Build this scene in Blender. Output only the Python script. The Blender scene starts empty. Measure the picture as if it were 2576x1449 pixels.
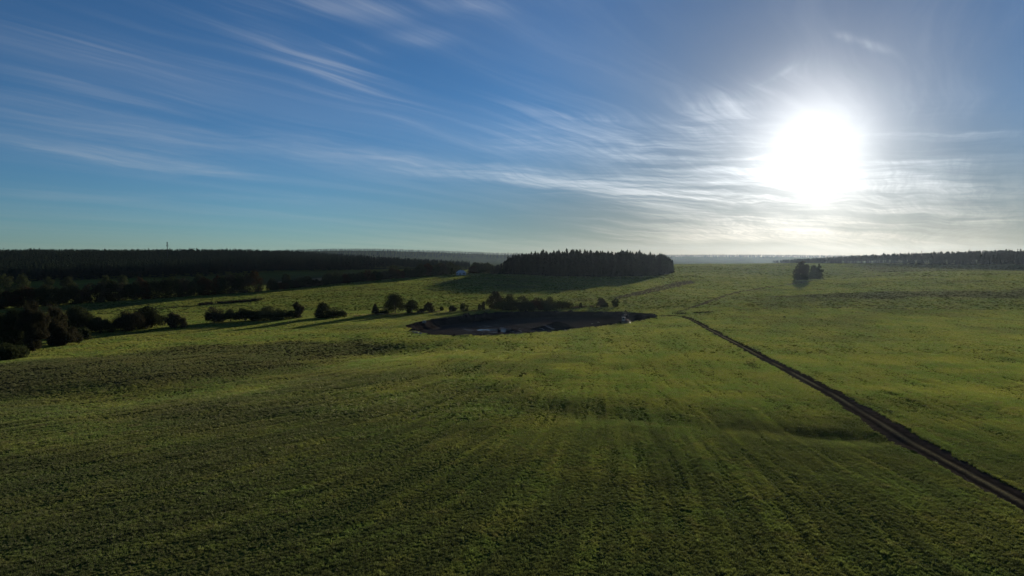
import bpy, bmesh, math, random
import numpy as np
from mathutils import Vector, Matrix, noise as mnoise

SC = bpy.context.scene
COL = SC.collection
rng = np.random.default_rng(7)
random.seed(7)

# ------------------------------------------------------------------ camera
CAM_H = 30.0
PITCH = math.radians(2.4)
FD = 1773.0                      # focal length, in units where the frame is 2576 wide
cam_d = bpy.data.cameras.new('camera')
cam = bpy.data.objects.new('camera', cam_d); COL.objects.link(cam)
cam.location = (0, 0, CAM_H)
cam.rotation_euler = (math.radians(90) - PITCH, 0, 0)
cam_d.sensor_width = 36.0
cam_d.lens = 36.0 * FD / 2576.0
cam_d.clip_start = 0.5
cam_d.clip_end = 30000
SC.camera = cam

# ------------------------------------------------------------------ sun, sky, exposure
SUN_EL = math.radians(8.1)
SUN_AZ = math.radians(23.1)      # to the right of +Y
SUN_DIR = Vector((math.sin(SUN_AZ)*math.cos(SUN_EL), math.cos(SUN_AZ)*math.cos(SUN_EL), math.sin(SUN_EL)))
sun_d = bpy.data.lights.new('sun', 'SUN')
sun_d.energy = 5.0
sun_d.angle = math.radians(0.5)
sun_d.color = (1.0, 0.87, 0.68)
sun = bpy.data.objects.new('sun', sun_d); COL.objects.link(sun)
sun.rotation_euler = SUN_DIR.to_track_quat('Z', 'Y').to_euler()
sun.location = (300, 700, 200)

vs = SC.view_settings
vs.view_transform = 'Standard'; vs.look = 'None'; vs.gamma = 1.0
vs.use_curve_mapping = False
vs.exposure = 0.25
SC.cycles.max_bounces = 6
SC.cycles.diffuse_bounces = 3
SC.cycles.glossy_bounces = 2
SC.cycles.transmission_bounces = 4
SC.cycles.transparent_max_bounces = 8
SC.cycles.volume_bounces = 0
SC.cycles.use_denoising = True
SC.cycles.caustics_reflective = False
SC.cycles.caustics_refractive = False

class NT:
    """short-hand for building node trees"""
    def __init__(self, tree):
        self.t = tree; self.n = tree.nodes; self.l = tree.links
    def node(self, typ, ins=None, **props):
        nd = self.n.new(typ)
        for k, v in props.items(): setattr(nd, k, v)
        for k, v in (ins or {}).items(): self.set(nd.inputs[k], v)
        return nd
    def set(self, sock, v):
        if isinstance(v, bpy.types.NodeSocket): self.l.new(v, sock)
        else: sock.default_value = v
    def m(self, op, a, b=0.0, c=0.0, clamp=False):
        nd = self.n.new('ShaderNodeMath'); nd.operation = op; nd.use_clamp = clamp
        for i, v in enumerate((a, b, c)): self.set(nd.inputs[i], v)
        return nd.outputs[0]
    def vm(self, op, a, b=(0, 0, 0)):
        nd = self.n.new('ShaderNodeVectorMath'); nd.operation = op
        self.set(nd.inputs[0], a); self.set(nd.inputs[1], b)
        return nd.outputs['Value'] if op in ('DOT_PRODUCT', 'LENGTH') else nd.outputs['Vector']
    def xyz(self, x=0.0, y=0.0, z=0.0):
        return self.node('ShaderNodeCombineXYZ', {0: x, 1: y, 2: z}).outputs[0]
    def sep(self, v):
        return self.node('ShaderNodeSeparateXYZ', {0: v}).outputs
    def noise(self, vec, scale, detail=4.0, rough=0.55, dist=0.0, lac=2.0, col=False):
        nd = self.node('ShaderNodeTexNoise', {'Vector': vec, 'Scale': scale, 'Detail': detail, 'Roughness': rough, 'Distortion': dist, 'Lacunarity': lac})
        return nd.outputs['Color' if col else 'Fac']
    def ramp(self, v, lo, hi, a=0.0, b=1.0, smooth=True):
        nd = self.node('ShaderNodeMapRange', {0: v, 1: lo, 2: hi, 3: a, 4: b})
        nd.interpolation_type = 'SMOOTHSTEP' if smooth else 'LINEAR'
        return nd.outputs[0]
    def mix(self, f, a, b, typ='MIX'):
        nd = self.n.new('ShaderNodeMix'); nd.data_type = 'RGBA'; nd.blend_type = typ
        self.set(nd.inputs[0], f); self.set(nd.inputs[6], a); self.set(nd.inputs[7], b)
        return nd.outputs[2]
    def scale(self, col, f):
        nd = self.n.new('ShaderNodeVectorMath'); nd.operation = 'SCALE'
        self.set(nd.inputs[0], col); self.set(nd.inputs[3], f)
        return nd.outputs[0]

def px_dir(x, y):
    """world direction seen at a point of the photograph (2576 x 1449 grid)"""
    cx, cz = (x - 1288.0)/FD, (724.5 - y)/FD
    c, s = math.cos(PITCH), math.sin(PITCH)
    return Vector((cx, c + cz*s, cz*c - s)).normalized()
def az_el(x, y):
    d = px_dir(x, y)
    return math.atan2(d.x, d.y), math.asin(d.z)

world = bpy.data.worlds.new('World'); SC.world = world; world.use_nodes = True
def build_sky():
    t = NT(world.node_tree); t.n.clear()
    sky = t.node('ShaderNodeTexSky', sky_type='NISHITA', sun_disc=False, sun_elevation=SUN_EL, sun_rotation=SUN_AZ,
                 altitude=500.0, air_density=AIR, dust_density=DUST, ozone_density=OZONE)
    d = t.node('ShaderNodeTexCoord').outputs['Generated']
    d = t.vm('NORMALIZE', d)
    x, y, z = t.sep(d)
    zc = t.m('MAXIMUM', z, 0.0)
    az = t.m('ARCTAN2', x, y)
    el = t.m('ARCSINE', zc)
    # cirrus sheet: directions dropped onto a flat layer high above, streaks run towards azimuth SA
    SA = math.radians(32)
    inv = t.m('DIVIDE', 1.0, t.m('ADD', zc, 0.045))
    px, py = t.m('MULTIPLY', x, inv), t.m('MULTIPLY', y, inv)
    u = t.m('ADD', t.m('MULTIPLY', px, math.sin(SA)), t.m('MULTIPLY', py, math.cos(SA)))
    v = t.m('SUBTRACT', t.m('MULTIPLY', px, math.cos(SA)), t.m('MULTIPLY', py, math.sin(SA)))
    p = t.xyz(u, v, 0.0)
    warp = t.vm('SCALE', p)
    w1 = t.noise(t.xyz(t.m('MULTIPLY', u, 0.22), t.m('MULTIPLY', v, 0.35), 3.7), 1.0, 3.0, 0.5, col=True)
    w1 = t.scale(t.vm('SUBTRACT', w1, (0.5, 0.5, 0.5)), 1.5)
    w2 = t.noise(t.xyz(t.m('MULTIPLY', u, 0.9), t.m('MULTIPLY', v, 1.4), 9.1), 1.0, 3.0, 0.5, col=True)
    w2 = t.scale(t.vm('SUBTRACT', w2, (0.5, 0.5, 0.5)), 0.22)
    q = t.vm('ADD', t.vm('ADD', p, w1), w2)
    qu, qv, _ = t.sep(q)
    fine = t.noise(t.xyz(t.m('MULTIPLY', qu, 0.40), t.m('MULTIPLY', qv, 4.6), 0.3), 1.0, 9.0, 0.60)
    mid = t.noise(t.xyz(t.m('MULTIPLY', qu, 0.16), t.m('MULTIPLY', qv, 1.25), 5.1), 1.0, 5.0, 0.55)
    patch = t.noise(t.xyz(t.m('MULTIPLY', u, 0.10), t.m('MULTIPLY', v, 0.30), 12.9), 1.0, 2.0, 0.5)
    veil = t.m('MULTIPLY', t.ramp(mid, 0.36, 0.74), t.ramp(patch, 0.30, 0.62))
    strand = t.m('MULTIPLY', t.m('MULTIPLY', t.ramp(fine, 0.45, 0.80), t.m('ADD', 0.25, t.m('MULTIPLY', t.ramp(el, 0.10, 0.25), 0.75))), t.m('ADD', t.m('MULTIPLY', veil, 0.9), 0.10))
    # the wisps one can pick out, each an elongated patch of the sheet: x0,y0 -> x1,y1 on the photo grid, half width, weight
    W = [(560, 0, 1290, 14, 30, .55), (780, 130, 1130, 95, 22, .35), (560, 40, 960, 215, 42, .75), (640, 120, 1080, 260, 20, .25),
         (0, 345, 640, 432, 30, .75), (100, 300, 980, 392, 24, .40), (850, 395, 1620, 470, 24, .75), (1220, 345, 1700, 362, 34, .85),
         (1340, 285, 1620, 330, 16, .6), (1500, 470, 2130, 552, 36, .9), (1480, 590, 2300, 600, 22, .7), (300, 490, 940, 506, 10, .30),
         (2100, 545, 2600, 556, 18, .6), (1780, 275, 2000, 190, 46, .5), (2120, 88, 2240, 122, 8, .4), (1915, 218, 1980, 176, 6, .45),
         (2150, 330, 2560, 336, 10, .35), (2200, 400, 2430, 404, 9, .5), (1700, 320, 1920, 262, 40, .55), (880, 585, 1500, 610, 14, .45),
         (0, 480, 380, 500, 12, .22), (150, 60, 620, 150, 60, .28), (60, 230, 560, 290, 46, .30), (1700, 520, 2576, 520, 60, .4), (1560, 400, 2060, 420, 120, .45), (1850, 480, 2500, 470, 70, .4), (1240, 440, 1900, 500, 30, .5), (1250, 260, 1560, 300, 30, .25), (1300, 560, 2300, 585, 40, .30), (1650, 400, 2500, 420, 110, .30)]
    wf = t.noise(t.xyz(t.m('MULTIPLY', az, 5.0), t.m('MULTIPLY', el, 15.0), 2.2), 1.0, 4.0, 0.55, col=True)
    wx, wy, _ = t.sep(t.vm('SUBTRACT', wf, (0.5, 0.5, 0.5)))
    waz = t.m('ADD', az, t.m('MULTIPLY', wx, 0.07)); wel = t.m('ADD', el, t.m('MULTIPLY', wy, 0.034))
    acc = None
    for (x0, y0, x1, y1, hw, wt) in W:
        a0, e0 = az_el(x0, y0); a1, e1 = az_el(x1, y1)
        ca, ce = (a0+a1)/2, (e0+e1)/2
        L = math.hypot(a1-a0, e1-e0)/2; th = math.atan2(e1-e0, a1-a0)
        Wd = hw/FD
        da, de = t.m('SUBTRACT', waz, ca), t.m('SUBTRACT', wel, ce)
        s = t.m('ADD', t.m('MULTIPLY', da, math.cos(th)/L), t.m('MULTIPLY', de, math.sin(th)/L))
        n = t.m('ADD', t.m('MULTIPLY', da, -math.sin(th)/Wd), t.m('MULTIPLY', de, math.cos(th)/Wd))
        r2 = t.m('ADD', t.m('POWER', t.m('ABSOLUTE', s), 3.0), t.m('MULTIPLY', n, n))
        g = t.m('MULTIPLY', t.m('EXPONENT', t.m('MULTIPLY', r2, -1.0)), wt)
        acc = g if acc is None else t.m('ADD', acc, g)
    # low in the sky the sheet is seen edge-on: thin, nearly level bands
    hb = t.noise(t.xyz(t.m('MULTIPLY', waz, 3.2), t.m('MULTIPLY', t.m('ADD', wel, t.m('MULTIPLY', waz, 0.07)), 62.0), 7.7), 1.0, 9.0, 0.66)
    fan = t.ramp(el, 0.13, 0.23)
    band = t.m('ADD', t.m('MULTIPLY', fine, fan), t.m('MULTIPLY', hb, t.m('SUBTRACT', 1.0, fan)))
    fib = t.noise(t.xyz(t.m('MULTIPLY', qu, 0.75), t.m('MULTIPLY', qv, 15.0), 4.4), 1.0, 6.0, 0.62)
    fibre = t.m('ADD', 0.68, t.m('MULTIPLY', t.ramp(fib, 0.34, 0.70), 0.52))
    tex = t.m('MULTIPLY', t.ramp(band, 0.38, 0.72), fibre)
    wisps = t.m('MULTIPLY', acc, t.m('ADD', t.m('MULTIPLY', tex, 1.0), 0.06))
    cov = t.m('ADD', t.m('ADD', t.m('MULTIPLY', veil, VEIL), t.m('MULTIPLY', t.m('MULTIPLY', strand, fibre), STRAND)), t.m('MULTIPLY', wisps, WISP))
    cov = t.m('MINIMUM', cov, 1.4)
    low = t.ramp(z, -0.01, 0.05)
    cov = t.m('MULTIPLY', cov, t.m('ADD', t.m('MULTIPLY', low, 0.6), 0.4))
    # light scattered by thin ice cloud: strongest towards the sun
    cosn = t.vm('DOT_PRODUCT', d, tuple(SUN_DIR))
    ang = t.m('ARCCOSINE', t.m('MINIMUM', t.m('MAXIMUM', cosn, -1.0), 1.0))
    e1 = t.m('EXPONENT', t.m('DIVIDE', ang, -math.radians(A1)))
    e2 = t.m('EXPONENT', t.m('DIVIDE', ang, -math.radians(A2)))
    e3 = t.m('EXPONENT', t.m('MULTIPLY', t.m('POWER', t.m('DIVIDE', ang, math.radians(A3)), 2.0), -1.0))
    phase = t.m('ADD', t.m('MULTIPLY', e1, C1), C0)
    cloud_col = t.mix(t.ramp(el, 0.0, 0.12), (1.0, 0.86, 0.70, 1), (0.95, 0.97, 0.98, 1))
    cloud = t.scale(cloud_col, t.m('MULTIPLY', cov, phase))
    thin = t.m('MULTIPLY', t.m('ADD', t.m('MULTIPLY', e2, G2), t.m('MULTIPLY', e3, G3)),
               t.m('ADD', 0.72, t.m('MULTIPLY', mid, 0.56)))
    glow = t.scale(t.mix(t.ramp(ang, 0.05, 0.4), (1.0, 0.95, 0.87, 1), (0.90, 0.95, 1.0, 1)), thin)
    sunward = t.m('MULTIPLY', t.ramp(ang, 0.10, 0.80, 1.0, 0.0), t.ramp(el, 0.04, 0.20, 1.0, 0.0))
    near = t.mix(t.ramp(ang, 0.08, 0.42), (0.66, 0.66, 0.70, 1), (*SKYTINT, 1))
    tint = t.mix(sunward, near, (0.50, 0.45, 0.45, 1))
    base = t.scale(t.vm('MULTIPLY', sky.outputs[0], tint), SKY)
    tot = t.vm('ADD', t.vm('ADD', t.scale(base, t.m('SUBTRACT', 1.0, t.m('MULTIPLY', cov, 0.25))), cloud), glow)
    bg = t.node('ShaderNodeBackground', {'Color': tot, 'Strength': 1.0})
    t.node('ShaderNodeOutputWorld', {'Surface': bg.outputs[0]})
SKY = 0.054; SKYTINT = (0.78, 1.07, 1.29); AIR, DUST, OZONE = 0.9, 0.05, 3.5
VEIL, STRAND, WISP = 0.32, 0.85, 1.2
C0, C1, A1 = 0.12, 0.50, 15.0
G2, A2, G3, A3 = 0.55, 5.4, 0.55, 4.0
build_sky()
world.cycles.sampling_method = 'MANUAL'; world.cycles.sample_map_resolution = 1024

# ------------------------------------------------------------------ helpers
def vnoise(x, y, seed=0):
    xi = np.floor(x).astype(np.int64); yi = np.floor(y).astype(np.int64)
    fx = x - xi; fy = y - yi
    fx = fx*fx*fx*(fx*(fx*6-15)+10); fy = fy*fy*fy*(fy*(fy*6-15)+10)
    def h(a, b):
        n = (a*374761393 + b*668265263 + seed*1442695041) & 0x7fffffff
        n = ((n ^ (n >> 13))*1274126177) & 0x7fffffff
        n = (n ^ (n >> 16)) & 0xffff
        return n/32767.5 - 1.0
    a, b, c, d = h(xi, yi), h(xi+1, yi), h(xi, yi+1), h(xi+1, yi+1)
    return (a*(1-fx)+b*fx)*(1-fy) + (c*(1-fx)+d*fx)*fy
def fbm(x, y, octv=4, seed=0, gain=0.5):
    s = 0.0; a = 1.0; f = 1.0
    for i in range(octv):
        s = s + a*vnoise(x*f + 17.3*i, y*f - 9.1*i, seed+i); a *= gain; f *= 2.03
    return s
def sstep(a, b, v):
    t = np.clip((v-a)/(b-a), 0, 1); return t*t*(3-2*t)
def px_point(x, y, depth):
    d = px_dir(x, y); s = depth/d.y
    return np.array((d.x*s, depth, CAM_H + d.z*s))
def px_plane(x, y, z=0.0):
    d = px_dir(x, y); s = (z-CAM_H)/d.z
    return np.array((d.x*s, d.y*s))
def poly_dist(X, Y, pts):
    """distance to a polyline and the parameter (arc length) of the nearest point"""
    best = np.full(X.shape, 1e9); arc = np.zeros(X.shape); acc = 0.0
    for (ax, ay), (bx, by) in zip(pts[:-1], pts[1:]):
        dx, dy = bx-ax, by-ay; L2 = dx*dx+dy*dy
        t = np.clip(((X-ax)*dx+(Y-ay)*dy)/L2, 0, 1)
        d = np.hypot(X-(ax+t*dx), Y-(ay+t*dy))
        m = d < best; best = np.where(m, d, best); arc = np.where(m, acc+t*math.sqrt(L2), arc); acc += math.sqrt(L2)
    return best, arc
def inside(X, Y, pts):
    r = np.zeros(X.shape, bool)
    n = len(pts)
    for i in range(n):
        (ax, ay), (bx, by) = pts[i], pts[(i+1) % n]
        if ay == by: continue
        c = ((ay > Y) != (by > Y)) & (X < (bx-ax)*(Y-ay)/(by-ay)+ax)
        r ^= c
    return r
def spline(pts, step):
    """Catmull-Rom through 2-D points, resampled at an even step"""
    P = [np.array(p, float) for p in pts]; P = [2*P[0]-P[1]] + P + [2*P[-1]-P[-2]]
    out = []
    for i in range(1, len(P)-2):
        for t in np.linspace(0, 1, 40, endpoint=False):
            a, b, c, d = P[i-1], P[i], P[i+1], P[i+2]
            out.append(0.5*((2*b)+(-a+c)*t+(2*a-5*b+4*c-d)*t*t+(-a+3*b-3*c+d)*t**3))
    out.append(P[-2]); out = np.array(out)
    s = np.concatenate([[0], np.cumsum(np.hypot(*np.diff(out, axis=0).T))])
    n = max(2, int(s[-1]/step)); q = np.linspace(0, s[-1], n)
    return np.stack([np.interp(q, s, out[:, k]) for k in range(out.shape[1])], 1)

def mesh_np(name, V, F, mat=None, smooth=False, fmat=None):
    """mesh from numpy arrays: V (n,3), F (m,3) or (m,4)"""
    V = np.asarray(V, np.float32); F = np.asarray(F, np.int32)
    me = bpy.data.meshes.new(name)
    me.vertices.add(len(V)); me.vertices.foreach_set('co', V.ravel())
    k = F.shape[1]
    me.loops.add(F.size); me.loops.foreach_set('vertex_index', F.ravel())
    me.polygons.add(len(F))
    me.polygons.foreach_set('loop_start', np.arange(0, F.size, k, dtype=np.int32))
    me.polygons.foreach_set('loop_total', np.full(len(F), k, np.int32))
    if smooth: me.polygons.foreach_set('use_smooth', np.ones(len(F), bool))
    me.update(calc_edges=True)
    if mat: me.materials.append(mat)
    return me
def attr(me, name, vals):
    a = me.attributes.new(name, 'FLOAT', 'POINT'); a.data.foreach_set('value', np.asarray(vals, np.float32))
def link(name, data, parent=None, loc=None, rz=0.0, sc=None):
    o = bpy.data.objects.new(name, data); COL.objects.link(o)
    if parent: o.parent = parent
    if loc is not None: o.location = tuple(float(v) for v in loc)
    if rz: o.rotation_euler = (0, 0, rz)
    if sc is not None: o.scale = (sc,)*3 if np.isscalar(sc) else sc
    return o
def tag(o, label=None, cat=None, group=None, kind=None):
    for k, v in (('label', label), ('category', cat), ('group', group), ('kind', kind)):
        if v: o[k] = v
    return o

# ------------------------------------------------------------------ lie of the land
CP = [(x, y, 0.0) for x in (-260, -150, -60, 20, 100, 200) for y in (-150, 40, 120)]
CP += [(x, y, 0.0) for x, y in ((-90, 200), (-30, 230), (40, 220), (120, 200), (200, 210), (-30, 300), (55, 300), (85, 340), (60, 385), (-10, 390), (-60, 330))]
CP += [(-150, 245, -1.5), (-220, 260, -2), (-110, 300, -1.2)]
for q in [(0, 782, 440), (330, 757, 490), (650, 736, 550), (880, 713, 620), (1080, 695, 700),
          (200, 800, 385), (520, 775, 430), (800, 745, 500), (1000, 735, 520), (1240, 725, 560), (1500, 722, 560), (1240, 691, 720), (1460, 696, 715), (1690, 691, 740),
          (1800, 760, 425), (1750, 725, 560), (2040, 701, 740), (1690, 665, 1200), (1950, 664, 1150), (2250, 667, 1060), (2576, 670, 960), (2900, 670, 950),
          (2576, 697, 660), (2300, 702, 660), (2150, 712, 620), (2576, 716, 575), (2300, 722, 575), (2576, 783, 395), (2200, 776, 405), (2576, 757, 440), (2300, 760, 435),
          (1900, 690, 850), (2300, 682, 850), (2576, 683, 800), (650, 694, 860), (880, 688, 900), (1080, 680, 950)]:
    CP.append(tuple(px_point(*q)))
CP += [(-520, 650, -2), (-640, 1000, 8), (-300, 850, 6), (-800, 1500, 30), (-500, 1500, 28), (-300, 1500, 18), (-120, 1500, 6), (-420, 1100, 10), (-1400, 1500, 30), (-1200, 700, 0),
       (0, 1000, 14), (200, 1000, 17), (0, 1700, 4), (300, 1700, 8), (800, 1700, 8), (700, 900, 14), (1500, 1000, 14), (1400, 2500, 8), (0, 2300, 4), (-1500, 2500, 20),
       (0, 4500, 8), (-3000, 4000, 10), (3000, 4000, 10), (1500, 5500, 8), (-1500, 5500, 8), (-3500, 500, 0), (3500, 500, 10), (0, -600, 0), (-1500, -400, 0), (1500, -400, 0), (0, 6500, 5), (500, 250, 2), (600, 500, 10), (-600, 300, -3)]
CP = np.array(CP, float)
def tps_fit(P):
    S = 500.0
    xy = P[:, :2]/S
    r = np.hypot(xy[:, None, 0]-xy[None, :, 0], xy[:, None, 1]-xy[None, :, 1])
    K = np.where(r > 0, r*r*np.log(r+1e-12), 0) + 2e-4*np.eye(len(P))
    n = len(P); A = np.zeros((n+3, n+3)); A[:n, :n] = K
    A[:n, n] = 1; A[:n, n+1:] = xy; A[n, :n] = 1; A[n+1:, :n] = xy.T
    w = np.linalg.solve(A, np.concatenate([P[:, 2], np.zeros(3)]))
    return xy, w, S
_xy, _w, _S = tps_fit(CP)
def tps(X, Y):
    X = X/_S; Y = Y/_S
    z = _w[-3] + _w[-2]*X + _w[-1]*Y
    for (cx, cy), w in zip(_xy, _w[:-3]):
        r2 = (X-cx)**2 + (Y-cy)**2
        z = z + w*0.5*r2*np.log(r2+1e-12)
    return z

PIT = [px_plane(*p) for p in [(1022, 821), (1050, 834), (1090, 843), (1150, 846), (1220, 845), (1300, 841), (1400, 833), (1500, 821), (1580, 808), (1650, 799),
       (1640, 791), (1570, 786), (1480, 785), (1400, 784), (1320, 785), (1250, 787), (1180, 793), (1110, 803), (1060, 811)]]
SWALE = [px_plane(*p) for p in [(-300, 1010), (0, 985), (300, 985), (560, 958), (800, 912), (940, 880)]]
DITCH = [px_plane(*p) for p in [(1400, 1030), (1540, 1048), (1750, 1072), (2000, 1092), (2230, 1106)]]
TRACK_PX = [(2900, 1475), (2740, 1362), (2576, 1265), (2420, 1178), (2250, 1085), (2120, 1006), (1980, 931), (1880, 879), (1790, 831), (1742, 805), (1712, 797), (1672, 796), (1640, 797)]
TRACK = spline([px_plane(*p) for p in TRACK_PX], 1.0)
_ta = np.concatenate([[0], np.cumsum(np.hypot(*np.diff(TRACK, axis=0).T))])
def track_hw(s):
    """half width along the dirt track"""
    k = np.interp(s, [0, 15, 40, 62, 85, 120, 170, 240, 300, 400], [2.1, 2.2, 2.5, 3.05, 2.6, 2.2, 2.0, 1.9, 2.0, 2.4])
    return k + 0.25*vnoise(s*0.13, s*0+3.3, 5)

def ridge(X, Y, cx, cy, ax, ay, h, rot=0.0):
    c, s = math.cos(rot), math.sin(rot)
    u = ((X-cx)*c+(Y-cy)*s)/ax; v = (-(X-cx)*s+(Y-cy)*c)/ay
    return h*np.exp(-(u*u+v*v))
def streak(X, Y):
    th = np.radians(40-36*sstep(-30, 55, X)) ; c, s_ = np.cos(th), np.sin(th)
    return X*c-Y*s_+1.2*vnoise(X/30, Y/30, 3), X*s_+Y*c
def base_h(X, Y):
    z = tps(X, Y)
    dist = np.hypot(X, Y)
    near = 1-sstep(500, 900, dist)
    z = z + near*(0.20*fbm(X/34, Y/34, 2, 11) + 0.05*fbm(X/9, Y/9, 2, 12)) + (1-near)*0.8*fbm(X/160, Y/160, 3, 13)
    # rows left by mowing
    su, sv = streak(X, Y); z = z + 0.03*near*fbm(su/2.6, sv/26, 2, 21)
    d, _ = poly_dist(X, Y, SWALE); z = z - 1.9*np.exp(-(d/19)**2)
    d, a = poly_dist(X, Y, DITCH); z = z - 0.5*np.exp(-(d/(4.6+1.5*vnoise(a/9, a*0, 31)))**2)*(0.75+0.5*vnoise(a/6, a*0+4, 32))
    z = z + ridge(X, Y, -1330, 5600, 1250, 700, 82, 0.0) + ridge(X, Y, 350, 5600, 1100, 700, 24) + ridge(X, Y, 1750, 5300, 1000, 700, 30) + ridge(X, Y, 3300, 5300, 900, 700, 24)
    return z
def pit_sd(X, Y):
    sd = np.full(X.shape, 50.0)
    m = (X > -80) & (X < 130) & (Y > 240) & (Y < 430)
    if m.any():
        x, y = X[m], Y[m]
        d, _ = poly_dist(x, y, PIT + [PIT[0]])
        sd[m] = np.where(inside(x, y, PIT), -d, d)
    return sd
PIT_Z = -3.35
WATER_C = px_plane(1226, 831.5, PIT_Z)
def height(X, Y, sunk=True):
    X = np.asarray(X, float); Y = np.asarray(Y, float)
    z = base_h(X, Y)
    sd = pit_sd(X, Y)
    sd = sd + np.where(np.abs(sd) < 30, 1.5*fbm(X/8, Y/8, 4, 41), 0)
    k = sstep(0.3, -6.5, sd)
    ramp = sstep(25, 80, X)*0.72          # haul ramp climbs out on the far right
    floor = PIT_Z + 3.2*ramp + 0.22*fbm(X/11, Y/11, 3, 42) + 0.11*fbm((X*0.5+Y*0.86)/1.6, (X*0.86-Y*0.5)/14, 2, 43)
    wd = np.hypot((X-WATER_C[0])/13.0, (Y-WATER_C[1])/9.0)
    floor = floor - 0.16*np.exp(-wd**2*1.5) + 0.10*sstep(0.9, 1.5, wd)
    z = z*(1-k) + floor*k
    # soft spoil rim
    z = z + 0.30*np.exp(-((sd-0.6)/1.2)**2)*(0.7+0.6*vnoise(X/4, Y/4, 44))
    if sunk:
        m = (Y > 20) & (Y < 400) & (X > 20) & (X < 110)
        if m.any():
            d, s = poly_dist(X[m], Y[m], TRACK)
            z[m] = z[m] - 0.22*sstep(0.4, -0.4, d-track_hw(s)+0.35)*(sd[m] > 2)
    return z
def ground(x, y): return float(height(np.array([x]), np.array([y]), False)[0])
def at(xd, yd, dmax=2600, dmin=50):
    """where the line of sight through a photo point first meets the land"""
    d = px_dir(xd, yd); s = np.concatenate([np.arange(dmin, 600, 1.5), np.arange(600, dmax, 5.0)])
    X, Y, Z = d.x*s, d.y*s, CAM_H+d.z*s
    g = height(X, Y, False) - Z
    i = np.argmax(g > 0)
    if not (g > 0).any(): i = len(s)-1
    t = g[i-1]/(g[i-1]-g[i]) if i > 0 else 0
    ss = s[i-1]+(s[i]-s[i-1])*t
    return np.array((d.x*ss, d.y*ss, ground(d.x*ss, d.y*ss)))

# ------------------------------------------------------------------ materials
def new_mat(name):
    m = bpy.data.materials.new(name); m.use_nodes = True
    t = NT(m.node_tree); t.n.clear()
    return m, t
def out(t, surf, disp=None):
    o = t.node('ShaderNodeOutputMaterial', {'Surface': surf})
def ground_material():
    m, t = new_mat('meadow')
    pos = t.node('ShaderNodeNewGeometry').outputs['Position']
    x, y, z = t.sep(pos)
    dry = t.node('ShaderNodeAttribute', attribute_name='dry').outputs['Fac']  # dry fields, plus slope shade put into the ground colour
    soil = t.node('ShaderNodeAttribute', attribute_name='soil').outputs['Fac']
    st = t.xyz(t.m('SUBTRACT', t.m('MULTIPLY', x, 0.80), t.m('MULTIPLY', y, 0.60)), t.m('MULTIPLY', t.m('ADD', t.m('MULTIPLY', x, 0.6), t.m('MULTIPLY', y, 0.8)), 0.10), 0.0)
    n1 = t.noise(pos, 0.045, 4.0, 0.6)
    n2 = t.noise(pos, 0.5, 5.0, 0.65)
    n3 = t.noise(st, 0.55, 4.0, 0.6)
    n4 = t.noise(pos, 3.2, 3.0, 0.7)
    a = t.mix(t.ramp(n1, 0.3, 0.7), (0.078, 0.110, 0.020, 1), (0.115, 0.128, 0.024, 1))
    a = t.mix(t.m('MULTIPLY', t.ramp(n2, 0.42, 0.72), 0.75), a, (0.105, 0.090, 0.034, 1))
    a = t.mix(t.m('MULTIPLY', t.ramp(n3, 0.45, 0.75), 0.55), a, (0.045, 0.065, 0.016, 1))
    a = t.mix(t.m('MULTIPLY', t.ramp(n4, 0.45, 0.8), 0.6), a, (0.030, 0.038, 0.012, 1))
    d = t.mix(t.ramp(n2, 0.3, 0.7), (0.052, 0.042, 0.024, 1), (0.032, 0.030, 0.017, 1))
    d = t.mix(t.ramp(dry, 0.92, 0.99), d, (0.17, 0.14, 0.085, 1))
    a = t.mix(t.m('MULTIPLY', dry, 0.85), a, d)
    s = t.mix(t.ramp(n2, 0.3, 0.7), (0.060, 0.046, 0.036, 1), (0.110, 0.088, 0.068, 1))
    a = t.mix(soil, a, s)
    h = t.m('ADD', t.m('MULTIPLY', n2, 0.25), t.m('ADD', t.m('MULTIPLY', n4, 0.10), t.m('MULTIPLY', n3, 0.25)))
    b = t.node('ShaderNodeBump', {'Height': h, 'Strength': 0.9, 'Distance': 1.0})
    df = t.node('ShaderNodeBsdfDiffuse', {'Color': a, 'Roughness': 0.8, 'Normal': b.outputs[0]})
    # blades stand upright against a low sun: part of the light comes through them
    sh = t.node('ShaderNodeBsdfSheen', {'Color': (0.20, 0.22, 0.06, 1), 'Roughness': 0.5, 'Normal': b.outputs[0]}) if False else None
    out(t, df.outputs[0])
    return m
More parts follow.
